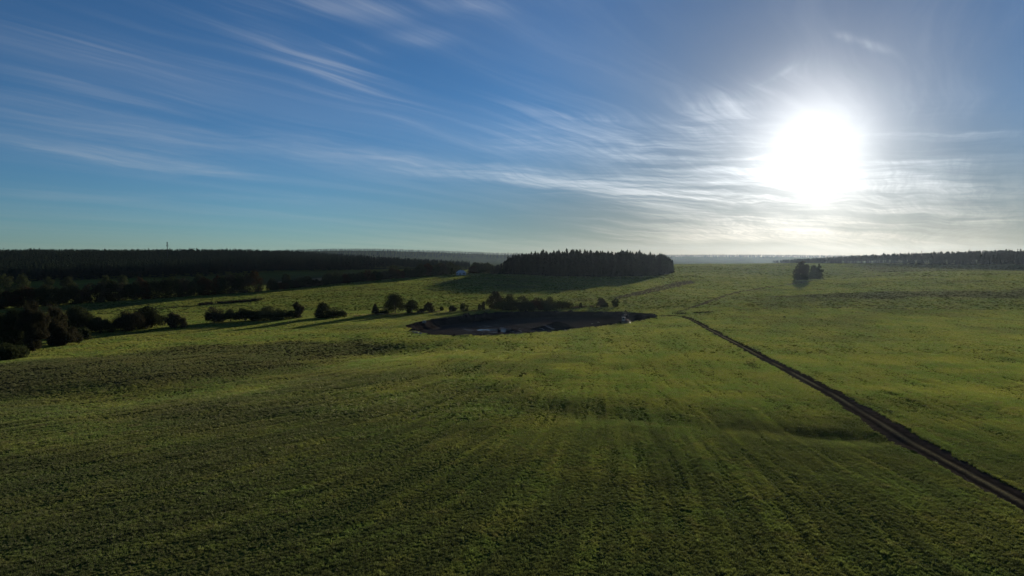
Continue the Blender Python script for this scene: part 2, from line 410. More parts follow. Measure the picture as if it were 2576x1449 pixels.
def leaf_material(name, c1, c2, c3=None, trans=0.45, scale=0.35, tk=1.25, grass=False):
    m, t = new_mat(name)
    pos = t.node('ShaderNodeNewGeometry').outputs['Position']
    oi = t.node('ShaderNodeObjectInfo').outputs['Random']
    n = t.noise(pos, scale, 3.0, 0.6); n2 = t.noise(pos, scale*7, 2.0, 0.6)
    c = t.mix(t.ramp(n, 0.35, 0.65), c1, c2)
    if c3: c = t.mix(t.m('MULTIPLY', t.ramp(n2, 0.45, 0.75), 0.7), c, c3)
    if grass:
        dry = t.node('ShaderNodeAttribute', attribute_name='dry', attribute_type='INSTANCER').outputs['Fac']
        near_dim = t.node('ShaderNodeAttribute', attribute_name='near_dim', attribute_type='INSTANCER').outputs['Fac']
        c = t.mix(t.m('MULTIPLY', near_dim, 0.9), c, (0.032, 0.041, 0.014, 1))  # foreground darkening put into the blade colour, along with some greener grass
        c = t.mix(t.m('MULTIPLY', dry, 0.8), c, (0.036, 0.038, 0.017, 1))  # dry grass tone, which also paints in the slope shade
    c = t.scale(c, t.m('ADD', 0.75, t.m('MULTIPLY', oi, 0.5)))
    df = t.node('ShaderNodeBsdfDiffuse', {'Color': c})
    tr = t.node('ShaderNodeBsdfTranslucent', {'Color': t.scale(c, tk)})
    mx = t.node('ShaderNodeMixShader', {0: trans, 1: df.outputs[0], 2: tr.outputs[0]})
    if grass:
        gl = t.node('ShaderNodeBsdfGlossy', {'Color': (0.9, 0.88, 0.70, 1), 'Roughness': 0.5})
        fr = t.node('ShaderNodeFresnel', {'IOR': 1.35})
        mx = t.node('ShaderNodeMixShader', {0: t.m('MULTIPLY', fr.outputs[0], 0.30), 1: mx.outputs[0], 2: gl.outputs[0]})
    out(t, mx.outputs[0]); return m
def plain(name, col, rough=0.8, metal=0.0, var=0.25, scale=3.0, bump=0.0, spec=0.3):
    m, t = new_mat(name)
    pos = t.node('ShaderNodeNewGeometry').outputs['Position']
    n = t.noise(pos, scale, 5.0, 0.6)
    c = t.scale(tuple(col)+(1.0,) if False else t.node('ShaderNodeRGB').outputs[0], t.ramp(n, 0.25, 0.75, 1-var, 1+var))
    [nd for nd in t.n if nd.type == 'RGB'][-1].outputs[0].default_value = (*col, 1)
    ins = {'Base Color': c, 'Roughness': rough, 'Metallic': metal, 'Specular IOR Level': spec}
    if bump:
        ins['Normal'] = t.node('ShaderNodeBump', {'Height': n, 'Strength': 1.0, 'Distance': bump}).outputs[0]
    p = t.node('ShaderNodeBsdfPrincipled', ins)
    out(t, p.outputs[0]); return m

M_GROUND = ground_material()
def soil_material():
    m, t = new_mat('wet_soil')
    pos = t.node('ShaderNodeNewGeometry').outputs['Position']
    x, y, z = t.sep(pos)
    n = t.noise(pos, 0.22, 6.0, 0.65); n2 = t.noise(pos, 1.6, 4.0, 0.65)
    c = t.mix(t.ramp(n, 0.35, 0.70), (0.014, 0.012, 0.011, 1), (0.034, 0.029, 0.025, 1))
    c = t.mix(t.m('MULTIPLY', t.ramp(n2, 0.55, 0.8), 0.6), c, (0.060, 0.050, 0.042, 1))
    floor_sheen = t.ramp(t.m('ADD', z, t.m('MULTIPLY', n, 1.2)), -2.5, -1.7, 1.0, 0.0)      # sky sheen on the pit floor, put into the colour as paler grey
    c = t.mix(t.m('MULTIPLY', floor_sheen, 0.8), c, t.mix(t.ramp(n2, 0.3, 0.7), (0.034, 0.031, 0.029, 1), (0.066, 0.060, 0.054, 1)))
    b = t.node('ShaderNodeBump', {'Height': t.m('ADD', n, t.m('MULTIPLY', n2, 0.3)), 'Strength': 1.0, 'Distance': 0.2})
    df = t.node('ShaderNodeBsdfDiffuse', {'Color': c, 'Normal': b.outputs[0]})
    # standing wet in the wheel marks around the pool
    w = t.xyz(t.m('ADD', t.m('MULTIPLY', x, 0.50), t.m('MULTIPLY', y, 0.86)), t.m('MULTIPLY', t.m('SUBTRACT', t.m('MULTIPLY', x, 0.86), t.m('MULTIPLY', y, 0.5)), 0.12), 0.0)
    st = t.ramp(t.noise(w, 0.8, 3.0, 0.55), 0.58, 0.68)
    dd = t.vm('LENGTH', t.vm('SUBTRACT', t.xyz(x, y, 0.0), (float(WATER_C[0])+8, float(WATER_C[1])+4, 0.0)))
    wet = t.m('MULTIPLY', t.m('MULTIPLY', st, t.ramp(dd, 10.0, 34.0, 1.0, 0.0)), 0.65)
    gl = t.node('ShaderNodeBsdfGlossy', {'Color': (0.5, 0.5, 0.5, 1), 'Roughness': 0.3})
    out(t, t.node('ShaderNodeMixShader', {0: wet, 1: df.outputs[0], 2: gl.outputs[0]}).outputs[0]); return m
M_SOIL = soil_material()
M_TRACK = plain('track_soil', (0.105, 0.088, 0.055), 0.95, var=0.5, scale=0.5, bump=0.12, spec=0.0)
def track_material():
    m, t = new_mat('rutted_soil')
    pos = t.node('ShaderNodeNewGeometry').outputs['Position']
    st = t.node('ShaderNodeAttribute', attribute_name='strip').outputs['Fac']
    n = t.noise(pos, 0.8, 5.0, 0.65); n2 = t.noise(pos, 4.0, 4.0, 0.7)
    c = t.mix(t.ramp(n, 0.3, 0.7), (0.024, 0.020, 0.017, 1), (0.056, 0.046, 0.037, 1))
    c = t.mix(t.m('MULTIPLY', t.ramp(n2, 0.5, 0.8), 0.5), c, (0.050, 0.043, 0.035, 1))
    ru = t.node('ShaderNodeAttribute', attribute_name='rut').outputs['Fac']
    c = t.mix(t.m('MULTIPLY', ru, 0.75), c, (0.014, 0.0125, 0.011, 1))
    c = t.mix(t.m('MULTIPLY', st, t.ramp(n2, 0.3, 0.6)), c, (0.20, 0.175, 0.085, 1))
    b = t.node('ShaderNodeBump', {'Height': t.m('ADD', n, t.m('MULTIPLY', n2, 0.4)), 'Strength': 1.0, 'Distance': 0.12})
    out(t, t.node('ShaderNodeBsdfDiffuse', {'Color': c, 'Normal': b.outputs[0]}).outputs[0]); return m
M_RUTS = track_material()
M_BARK = plain('bark', (0.045, 0.035, 0.026), 0.9, var=0.4, scale=4.0)

# ------------------------------------------------------------------ the ground sheet
def seq(*parts):
    o = []
    for a, b, s in parts:
        o.append(np.arange(a, b, s))
    o.append(np.array([parts[-1][1]])); return np.concatenate(o)
XS = seq((-5200, -1500, 90), (-1500, -700, 25), (-700, -210, 7), (-210, -72, 2.2), (-72, 112, 0.85), (112, 220, 2.2), (220, 800, 7), (800, 1600, 25), (1600, 5200, 90))
YS = seq((-900, -60, 70), (-60, 50, 8), (50, 250, 1.5), (250, 425, 0.85), (425, 600, 2.5), (600, 1100, 6), (1100, 1800, 15), (1800, 4600, 100), (4600, 6600, 60), (6600, 7600, 250))
GX, GY = np.meshgrid(XS, YS)
GZ = height(GX.ravel(), GY.ravel()).reshape(GX.shape)
SD = pit_sd(GX.ravel(), GY.ravel())
SDN = SD + np.where(np.abs(SD) < 30, 1.5*fbm(GX.ravel()/8, GY.ravel()/8, 4, 41), 0)
LEFTP = [tuple(px_plane(*q)) for q in [(-250, 985), (0, 965), (300, 965), (560, 945), (800, 908), (930, 885), (1000, 862), (900, 852), (700, 858), (480, 862), (250, 884), (0, 915), (-250, 930)]]
def slope_shade(x, y):
    """slope shade put into colour and thinner grass: brownish left hollow, right-hand band"""
    v = np.zeros(x.shape)
    m = (y < 420) & (x < 30)
    if m.any():
        d, _ = poly_dist(x[m], y[m], LEFTP+[LEFTP[0]]); sd = np.where(inside(x[m], y[m], LEFTP), -d, d)
        v[m] = sstep(9, -9, sd+7*fbm(x[m]/16, y[m]/16, 3, 55))
    m = (y > 380) & (y < 680) & (x > 120)
    if m.any():
        d, a = poly_dist(x[m], y[m], BANDP); w = np.interp(a, [0, 60, 250], [6, 26, 62])
        v[m] = np.maximum(v[m], sstep(1.15, 0.45, d/w+0.35*fbm(x[m]/40, y[m]/22, 3, 56)))
    return v
BANDP = [tuple(px_point(*q)[:2]) for q in [(1950, 739, 470), (2150, 741, 480), (2350, 742, 490), (2700, 745, 490), (3000, 750, 480)]]
def dry_shade(x, y):
    v = 0.9*slope_shade(x, y)  # painted slope shade shares this value with the really dry fields
    v = np.maximum(v, sstep(60, 20, np.hypot((x+170)/4.0, (y-800)/2.2)))
    v = np.maximum(v, 0.8*sstep(0, 40, x-0.36*y-110)*sstep(800, 850, y)*sstep(1150, 1050, y))
    v = np.maximum(v, 0.45*sstep(0.35, 0.9, fbm(x/55, y/38, 3, 52)))
    return np.clip(v, 0, 1)
DRY_SHADE = dry_shade(GX.ravel(), GY.ravel())
ny, nx = GX.shape
idx = np.arange(ny*nx).reshape(ny, nx)
Q = np.stack([idx[:-1, :-1], idx[:-1, 1:], idx[1:, 1:], idx[1:, :-1]], -1).reshape(-1, 4)
inpit = (SDN[Q].mean(1) < 0.25)
V = np.stack([GX.ravel(), GY.ravel(), GZ.ravel()], 1)
def sub(name, sel, mat):
    u, inv = np.unique(Q[sel], return_inverse=True)
    me = mesh_np(name, V[u], inv.reshape(-1, 4), mat, True)
    attr(me, 'dry', DRY_SHADE[u])
    attr(me, 'soil', sstep(2.4, 0.4, SDN[u]+1.4*fbm(V[u][:, 0]/1.7, V[u][:, 1]/1.7, 2, 61)))
    return tag(link(name, me), kind='structure')
ground_obj = sub('ground', ~inpit, M_GROUND)
tag(ground_obj, 'rolling green meadow land with fields reaching to the wooded horizon', 'meadow')
pit_obj = sub('excavation', inpit, M_SOIL)
tag(pit_obj, 'sunken pit of dark wet soil dug in the green meadow', 'pit')

RIBS = []
def ribbon(name, path, hw, mat, label, lift=0.0, ncol=13, prof=None, step=0.6, cat='track', rough=0.03, taper=6.0):
    P = spline(path, step)
    T = np.gradient(P, axis=0); T /= np.hypot(*T.T)[:, None]
    N = np.stack([T[:, 1], -T[:, 0]], 1)
    s = np.concatenate([[0], np.cumsum(np.hypot(*np.diff(P, axis=0).T))])
    w = hw(s) if callable(hw) else np.full(len(s), hw)
    w = w*np.clip(np.minimum(s, s[-1]-s)/taper, 0.15, 1)
    c = np.linspace(-1, 1, ncol); RIBS.append((P[::4], w[::4]))
    edge = 0.30*fbm(s/1.5, s*0+2, 3, 71)[:, None]*(np.abs(c)[None]**4)
    off = (c[None]+edge)*w[:, None]
    X = P[:, None, 0]+N[:, None, 0]*off; Y = P[:, None, 1]+N[:, None, 1]*off
    Z = height(X.ravel(), Y.ravel(), False).reshape(X.shape) + lift + rough*fbm(X/0.9, Y/0.9, 3, 72)
    if prof is not None: Z = Z + prof(off, w[:, None], s[:, None])
    i = np.arange(X.size).reshape(X.shape)
    F = np.stack([i[:-1, :-1], i[:-1, 1:], i[1:, 1:], i[1:, :-1]], -1).reshape(-1, 4)
    me = mesh_np(name, np.stack([X.ravel(), Y.ravel(), Z.ravel()], 1), F[:, ::-1], mat, True)
    attr(me, 'strip', (np.exp(-((off+0.05)/0.36)**2)*np.clip(0.75+0.8*fbm(s/9, s*0+7, 2, 73), 0, 1)[:, None] if prof is not None else 0*off).ravel())
    attr(me, 'rut', np.clip(np.exp(-((np.abs(off)-1.0)/0.38)**2), 0, 1).ravel())
    o = link(name, me); tag(o, label, cat, kind='structure'); return o
def rut_profile(off, w, s):
    g = lambda c, k, d: -d*np.exp(-((off-c)/k)**2)
    z = g(-1.05, 0.34, 0.13)+g(0.95, 0.34, 0.13)+g(1.55, 0.22, 0.07)+g(-1.6, 0.22, 0.07)+0.05*np.exp(-((off)/0.4)**2)
    z = z + 0.10*np.exp(-((np.abs(off)-w)/0.3)**2)
    return z - 0.02
ribbon('dirt_track', [px_plane(*p) for p in TRACK_PX], lambda s: track_hw(s), M_RUTS,
       'dark rutted dirt track running from the pit down across the meadow', -0.03, 21, rut_profile, 0.5)

# secondary tracks and worn ground
def wp(lst): return [at(*p)[:2] for p in lst]
ribbon('farm_track', wp([(1700, 787), (1745, 772), (1790, 757), (1835, 741), (1900, 728), (1980, 716), (2060, 705), (2150, 698), (2260, 693)]), lambda s: 2.6+0.9*vnoise(s/25, s*0, 3), M_TRACK,
       'brown farm track curving up the far slope towards the lone tree clump', 0.07, 11, None, 1.5, taper=40)
ribbon('disturbed_soil', wp([(1545, 752), (1580, 744), (1630, 733), (1680, 721), (1740, 707)]), lambda s: 5.0+4.0*sstep(60, 150, s)+1.5*vnoise(s/8, s*0, 4), M_TRACK,
       'strip of lumpy bare soil on the slope below the spruce grove', 0.12, 15, None, 1.2, 'soil', 0.22, 20)
for k, pts in enumerate([[(1735, 789), (1900, 777), (2100, 774), (2300, 778), (2600, 793)], [(1990, 769), (2200, 770), (2400, 776), (2640, 789)]]):
    P = spline(wp(pts), 3.0)
    ribbon('wheel_track', [tuple(p) for p in P[::6]], lambda s: 0.85+0.3*vnoise(s/7, s*0, 9), M_TRACK,
           ['long thin wheel track crossing the meadow behind the dirt track bend', 'thin upper wheel track crossing the slope on the far right'][k], 0.08, 5, None, 1.5, taper=30)

# ------------------------------------------------------------------ trees
L_HEDGE = leaf_material('leaves_dark_green', (0.026, 0.036, 0.016, 1), (0.036, 0.044, 0.018, 1), (0.044, 0.038, 0.021, 1), 0.25)
L_BROWN = leaf_material('leaves_autumn_brown', (0.046, 0.042, 0.025, 1), (0.040, 0.042, 0.022, 1), (0.060, 0.047, 0.027, 1), 0.25)
L_RUST = leaf_material('leaves_rust', (0.055, 0.027, 0.012, 1), (0.030, 0.028, 0.012, 1), (0.020, 0.024, 0.010, 1), 0.2)
L_PALE = leaf_material('leaves_pale_green', (0.060, 0.070, 0.028, 1), (0.042, 0.054, 0.022, 1), (0.026, 0.036, 0.015, 1), 0.25)
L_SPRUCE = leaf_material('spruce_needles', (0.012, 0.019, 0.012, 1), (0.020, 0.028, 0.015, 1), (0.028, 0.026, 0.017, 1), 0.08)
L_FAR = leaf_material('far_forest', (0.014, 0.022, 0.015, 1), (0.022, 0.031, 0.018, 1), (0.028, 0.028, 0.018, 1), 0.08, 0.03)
L_DRY = leaf_material('dry_reeds', (0.20, 0.16, 0.09, 1), (0.14, 0.115, 0.06, 1), (0.10, 0.09, 0.045, 1), 0.4)

def quads(C, size, R, up=0.0):
    """leaf-sized quads at centres C with random orientation"""
    n = len(C)
    a = R.normal(size=(n, 3)); a[:, 2] *= (1-up); a /= np.linalg.norm(a, axis=1)[:, None]
    b = R.normal(size=(n, 3)); b -= (b*a).sum(1)[:, None]*a; b /= np.linalg.norm(b, axis=1)[:, None]
    s = (size*R.uniform(0.6, 1.35, n))[:, None]
    e = s*R.uniform(0.5, 0.9, n)[:, None]
    V = np.stack([C-a*s, C-b*e*0.9, C+a*s, C+b*e], 1).reshape(-1, 3)
    F = np.arange(4*n).reshape(-1, 4)
    return V, F
def tube(P, R, k=6):
    P = np.asarray(P, float); V = []; F = []
    for i in range(len(P)):
        d = P[min(i+1, len(P)-1)]-P[max(i-1, 0)]; d /= np.linalg.norm(d)+1e-9
        a = np.cross(d, (0.3, 0.9, 0.1)); a /= np.linalg.norm(a); b = np.cross(d, a)
        for j in range(k):
            t = 2*math.pi*j/k; V.append(P[i]+R[i]*(math.cos(t)*a+math.sin(t)*b))
    for i in range(len(P)-1):
        for j in range(k):
            F.append((i*k+j, i*k+(j+1) % k, (i+1)*k+(j+1) % k, (i+1)*k+j))
    return np.array(V), np.array(F)
def join(parts):
    Vs, Fs, o = [], [], 0
    for V, F in parts:
        Vs.append(V); Fs.append(F+o); o += len(V)
    return np.concatenate(Vs), np.concatenate(Fs)

def crown_clumps(h, w, style, R):
    """centres and radii of foliage clumps for a tree of height h, width w"""
    out_ = []
    if style == 'round':
        lo, hi = (0.20 if w > 8.5 and h < 11.5 and h > 8.5 else 0.03)*h, h; n = 30
        for i in range(n):
            t = (i+0.5)/n; z = lo+(hi-lo)*t
            prof = math.sin(math.pi*min(1, 0.12+0.88*t)**0.8)**0.55
            r = 0.5*w*prof*R.uniform(0.55, 0.92); a = R.uniform(0, 6.283)
            out_.append((r*math.cos(a)*0.85, r*math.sin(a)*0.85, z-0.06*h*R.uniform(), R.uniform(0.16, 0.26)*w))
    elif style == 'oval':
        n = 22
        for i in range(n):
            t = (i+0.5)/n; z = h*(0.03+0.93*t)
            prof = (math.sin(math.pi*(0.16+0.78*t)))**0.7
            r = 0.5*w*prof*R.uniform(0.35, 0.8); a = R.uniform(0, 6.283)
            out_.append((r*math.cos(a), r*math.sin(a), z, R.uniform(0.17, 0.27)*w*max(0.45, prof)))
    elif style == 'bush':
        n = 24
        for i in range(n):
            a = R.uniform(0, 6.283); q = math.sqrt(R.uniform())
            r = 0.42*w*q; top = h*(1-0.55*q*q)*R.uniform(0.75, 1.0)
            out_.append((r*math.cos(a), r*math.sin(a), top*R.uniform(0.3, 0.88), R.uniform(0.13, 0.2)*w))
    elif style == 'cone':
        n = 22
        for i in range(n):
            t = (i+0.5)/n; z = h*(0.06+0.9*t); r = 0.5*w*(1-t)**0.75*R.uniform(0.3, 0.75); a = R.uniform(0, 6.283)
            out_.append((r*math.cos(a), r*math.sin(a), z, 0.10*w+0.17*w*(1-t)))
    return np.array(out_)
def foliage(h, w, style, n, size, R, twiggy=0.0):
    cl = crown_clumps(h, w, style, R)
    k = R.choice(len(cl), n, p=(cl[:, 3]**2)/(cl[:, 3]**2).sum())
    d = R.normal(size=(n, 3)); d /= np.linalg.norm(d, axis=1)[:, None]
    rad = cl[k, 3]*R.uniform(0.25, 1.05, n)**0.5
    C = cl[k, :3]+d*rad[:, None]*np.array((1, 1, 0.85))
    C[:, 2] = np.abs(C[:, 2]-0.08)+0.08
    V, F = quads(C, np.full(n, size), R)
    if twiggy:
        m = int(n*twiggy)                                  # fine upright twigs fraying the outline
        B = cl[R.choice(len(cl), m), :3]*np.array((0.8, 0.8, 0.75))
        u = B*np.array((0.5, 0.5, 0)) ; u[:, 2] = 0.30*h*R.uniform(0.4, 1.2, m); u += R.normal(scale=0.06*w, size=(m, 3))
        e = R.normal(size=(m, 3)); e = np.cross(e, u); e /= np.linalg.norm(e, axis=1)[:, None]
        W = 0.045+0.012*R.normal(size=(m, 1))
        Vt = np.stack([B-e*W, B+e*W, B+u+e*W*0.3, B+u-e*W*0.3], 1).reshape(-1, 3)
        V, F = join([(V, F), (Vt, np.arange(4*m).reshape(-1, 4))])
    return V, F
def trunk_limbs(h, w, style, R):
    r0 = 0.018*h+0.03
    if style == 'bush':
        parts = []
        for i in range(6):
            a = R.uniform(0, 6.283); q = R.uniform(0.15, 0.38)*w
            parts.append(tube([(0.1*math.cos(a), 0.1*math.sin(a), -0.2), (q*0.5*math.cos(a), q*0.5*math.sin(a), 0.35*h), (q*math.cos(a), q*math.sin(a), 0.75*h)], [r0*0.7, r0*0.5, r0*0.15], 5))
        return join(parts)
    ht = 0.88*h
    bend = R.normal(scale=0.02*h, size=2)
    tr = [np.array((bend[0]*t*t, bend[1]*t*t, -0.3+(ht+0.3)*t)) for t in np.linspace(0, 1, 6)]
    parts = [tube(tr, [r0*(1.25 if t == 0 else 1)*(1-0.88*t) for t in np.linspace(0, 1, 6)], 7)]
    for i in range(8):
        t = R.uniform(0.22, 0.75); b = np.array((bend[0]*t*t, bend[1]*t*t, ht*t)); a = R.uniform(0, 6.283)
        L = 0.42*w*(1-0.45*t)
        m = b+np.array((0.5*L*math.cos(a), 0.5*L*math.sin(a), 0.22*L)); e = b+np.array((L*math.cos(a), L*math.sin(a), 0.62*L))
        parts.append(tube([b, m, e], [r0*0.5*(1-0.6*t), r0*0.3*(1-0.6*t), r0*0.08], 5))
    return join(parts)
def place_tree(name, P, h, w, style, mat, label, group=None, seed=0, n=2400, size=0.24, twiggy=0.0, cat='tree'):
    R = np.random.default_rng(seed)
    root = link(name, None, loc=(P[0], P[1], P[2]-0.05), rz=float(R.uniform(0, 6.28)))
    root.empty_display_size = 0.5
    tag(root, label, cat, group)
    V, F = trunk_limbs(h, w, style, R); link('trunk', mesh_np('trunk', V, F, M_BARK, True), root)
    V, F = foliage(h, w, style, n, size, R, twiggy); link('crown', mesh_np('crown', V, F, mat), root)
    return root
def px_tree(name, xa, xb, ytop, ybase, style, mat, label, group=None, n=2400, size=0.24, twiggy=0.0, cat='tree', wk=1.0):
    xc = 0.5*(xa+xb); P = at(xc, ybase)
    k = P[1]/FD
    h = (ybase-ytop)*k*(1.22 if style == 'bush' else 1.02); w = (xb-xa)*k*1.05*wk
    return place_tree(name, P, h, w, style, mat, label, group, int(xa*7+ytop), n, size, twiggy, cat)

HEDGE = [  # name, x0, x1, top, base, style, leaves, label, twigs
    ('tree', -30, 40, 800, 862, 'round', L_HEDGE, 'dark tree at the very left end of the hedgerow', 0),
    ('bush', -40, 62, 866, 903, 'bush', L_PALE, 'low green bush nearest the camera at the left edge', .2),
    ('tree', 5, 66, 787, 868, 'round', L_HEDGE, 'dense dark tree just left of the tall brown hedgerow trees', 0),
    ('tree', 46, 122, 766, 881, 'oval', L_BROWN, 'tallest brown twiggy tree at the left of the hedgerow', .35),
    ('tree', 106, 168, 773, 870, 'oval', L_BROWN, 'second tall brown twiggy tree, just right of the tallest one', .35),
    ('bush', 128, 200, 820, 868, 'bush', L_BROWN, 'low brown bush at the right foot of the tall brown trees', .2),
    ('bush', 180, 226, 826, 856, 'bush', L_HEDGE, 'small low bush below the dark hedgerow tree', .1),
    ('tree', 160, 232, 781, 838, 'round', L_HEDGE, 'dark broad hedgerow tree right of the tall brown pair', 0),
    ('bush', 222, 281, 793, 838, 'bush', L_HEDGE, 'dark bush right beside the broad dark hedgerow tree', .1),
    ('bush', 281, 372, 788, 831, 'bush', L_BROWN, 'wide brown bush, left one of the rounded hedge group', .25),
    ('bush', 336, 424, 776, 825, 'bush', L_HEDGE, 'highest rounded bush of the left hedge group', .25),
    ('bush', 415, 466, 785, 825, 'bush', L_BROWN, 'brown bush at the right end of the left hedge group', .25),
    ('bush', 513, 566, 779, 812, 'bush', L_BROWN, 'first bush right of the hedge gap', .25),
    ('bush', 560, 602, 776, 809, 'bush', L_HEDGE, 'middle bush of the three bushes right of the hedge gap', .25),
    ('bush', 594, 641, 776, 808, 'bush', L_HEDGE, 'third bush right of the hedge gap, leaning right', .3),
    ('bush', 640, 713, 771, 805, 'bush', L_HEDGE, 'wide dark bush left of the slim oval hedge tree', .2),
    ('bush', 704, 742, 776, 802, 'bush', L_HEDGE, 'small dark bush touching the slim oval hedge tree', .2),
    ('tree', 733, 768, 760, 800, 'oval', L_BROWN, 'slim oval tree rising at the end of the hedge bushes', .15),
    ('tree', 791, 834, 766, 800, 'round', L_HEDGE, 'dark tree of the lone pair between hedge and meadow trees', 0),
    ('bush', 822, 869, 778, 798, 'bush', L_HEDGE, 'low bush leaning against the lone dark tree', .25),
    ('tree', 932, 956, 764, 792, 'cone', L_BROWN, 'small brown tree left of the big round meadow tree', .1),
    ('bush', 955, 978, 779, 790, 'bush', L_HEDGE, 'tiny bush at the foot of the big round tree', .1),
    ('tree', 969, 1019, 744, 788, 'round', L_HEDGE, 'big round dark tree standing alone in the meadow', 0),
    ('tree', 1018, 1051, 754, 788, 'oval', L_HEDGE, 'dark oval tree right of the big round tree', 0),
    ('bush', 1050, 1071, 775, 787, 'bush', L_BROWN, 'low brown bush between two meadow trees', .2),
    ('tree', 1066, 1093, 760, 786, 'oval', L_BROWN, 'brown oval tree right of the dark oval tree', .1),
    ('tree', 1130, 1148, 767, 785, 'bush', L_BROWN, 'thin fan-shaped brown shrub in the open meadow', .5),
    ('tree', 1157, 1178, 762, 784, 'oval', L_HEDGE, 'small dark oval tree alone left of the pit thicket', 0),
    ('tree', 1224, 1266, 733, 778, 'oval', L_BROWN, 'tall brown tree at the left end of the thicket behind the pit', .1),
    ('tree', 1262, 1304, 745, 780, 'round', L_HEDGE, 'dark round tree beside the tall brown one behind the pit', 0),
    ('tree', 1298, 1330, 744, 780, 'oval', L_HEDGE, 'dark oval tree in the middle of the thicket behind the pit', 0),
    ('tree', 1324, 1369, 752, 779, 'bush', L_RUST, 'rusty brown bush in the thicket behind the pit', .15),
    ('tree', 1348, 1370, 748, 779, 'oval', L_HEDGE, 'small pointed tree behind the rusty thicket bush', 0),
    ('tree', 1369, 1394, 749, 778, 'round', L_HEDGE, 'dark tree near the right end of the thicket', 0),
    ('bush', 1388, 1442, 759, 776, 'bush', L_HEDGE, 'low bush tapering off at the right end of the thicket', .25),
    ('tree', 1500, 1523, 749, 772, 'oval', L_BROWN, 'thin brown tree of the pair above the bulldozers', .3),
    ('bush', 1510, 1530, 761, 772, 'bush', L_HEDGE, 'low bush at the foot of the thin brown tree', .2),
    ('tree', 1539, 1557, 750, 772, 'oval', L_HEDGE, 'small dark tree standing right of the thin brown tree', 0),
    ('tree', 1105, 1116, 772, 782, 'oval', L_PALE, 'tiny pale sapling in the open meadow', 0),
    ('tree', 1202, 1211, 764, 779, 'oval', L_BROWN, 'left one of two saplings beside the tall brown tree', 0),
    ('tree', 1211, 1222, 758, 779, 'oval', L_BROWN, 'right one of two saplings beside the tall brown tree', 0),
    ('tree', 1457, 1465, 761, 774, 'oval', L_HEDGE, 'tiny dark sapling right of the thicket', 0),
    ('bush', 1240, 1290, 758, 781, 'bush', L_HEDGE, 'low undergrowth bush at the foot of the tall brown thicket tree', .1),
    ('bush', 1285, 1345, 756, 782, 'bush', L_HEDGE, 'low undergrowth bush under the dark middle thicket trees', .1),
    ('bush', 1350, 1410, 758, 780, 'bush', L_HEDGE, 'low undergrowth bush under the right thicket trees', .1),
    ('bush', 1996, 2040, 688, 704, 'bush', L_HEDGE, 'undergrowth at the foot of the largest far slope tree', .1),
    ('bush', 2034, 2074, 690, 702, 'bush', L_HEDGE, 'undergrowth at the right foot of the far slope clump', .1),
    ('tree', 2000, 2037, 657, 703, 'oval', L_BROWN, 'largest tree of the lone clump on the far slope', 0),
    ('tree', 2035, 2059, 670, 700, 'round', L_HEDGE, 'low middle tree of the lone clump on the far slope', 0),
    ('tree', 2051, 2069, 664, 700, 'oval', L_HEDGE, 'slim right tree of the lone clump on the far slope', 0)]
for (nm, xa, xb, yt, yb, st, mt, lb, tw) in HEDGE:
    far = yb < 710
    big = (xb-xa)*(yb-yt)
    n = int(np.clip(big*2.8, 1500, 12000)); 
    px_tree('bush_plant' if False else ('shrub' if nm == 'bush' else 'deciduous_tree'), xa, xb, yt, yb, st, mt, lb,
            'trees and bushes of the hedgerow' if xb < 900 else ('lone tree clump' if far else 'trees in the meadow behind the pit'),
            n, 0.5 if far else 0.27, tw*1.3, 'bush' if nm == 'bush' else 'tree')

# ------------------------------------------------------------------ tree row on the far field edge
R = np.random.default_rng(33)
rowline = [(-60, 786), (0, 781), (330, 758), (650, 737), (880, 714), (1080, 697), (1150, 692), (1230, 690)]
rx, ry = zip(*rowline)
x = -50.0; k = 0
while x < 1235:
    yb = float(np.interp(x, rx, ry))-3.0
    gap = 652 < x < 684
    wD = R.uniform(30, 46) if x < 660 else R.uniform(24, 36)
    hD = R.uniform(36, 52) if x < 660 else R.uniform(17, 27)
    if 680 < x < 715: hD = 25
    if x > 1050: hD = R.uniform(20, 30)
    if not gap and not 1140 < x < 1176:
        P = at(x, yb); kk = P[1]/FD
        st = R.choice(['round', 'oval', 'round', 'bush'])
        mt = [L_RUST, L_HEDGE, L_HEDGE, L_BROWN, L_HEDGE][int(R.integers(5))]
        if x < 660: lab = {'leaves_rust': 'rust-tinged tree in the row along the left field edge', 'leaves_dark_green': 'dark green tree in the row along the left field edge', 'leaves_autumn_brown': 'brownish tree in the row along the left field edge'}[mt.name]
        else: lab = {'leaves_rust': 'rust-tinged tree in the low row right of the stubble gap', 'leaves_dark_green': 'dark tree in the low row right of the stubble gap', 'leaves_autumn_brown': 'brownish tree in the low row right of the stubble gap'}[mt.name]
        place_tree('deciduous_tree', P, hD*kk, wD*kk*1.15, st, mt, lab, ('left' if x < 660 else 'right')+' field edge tree row', 500+k, 2200, 0.48, 0.0)
    x += wD*0.62; k += 1
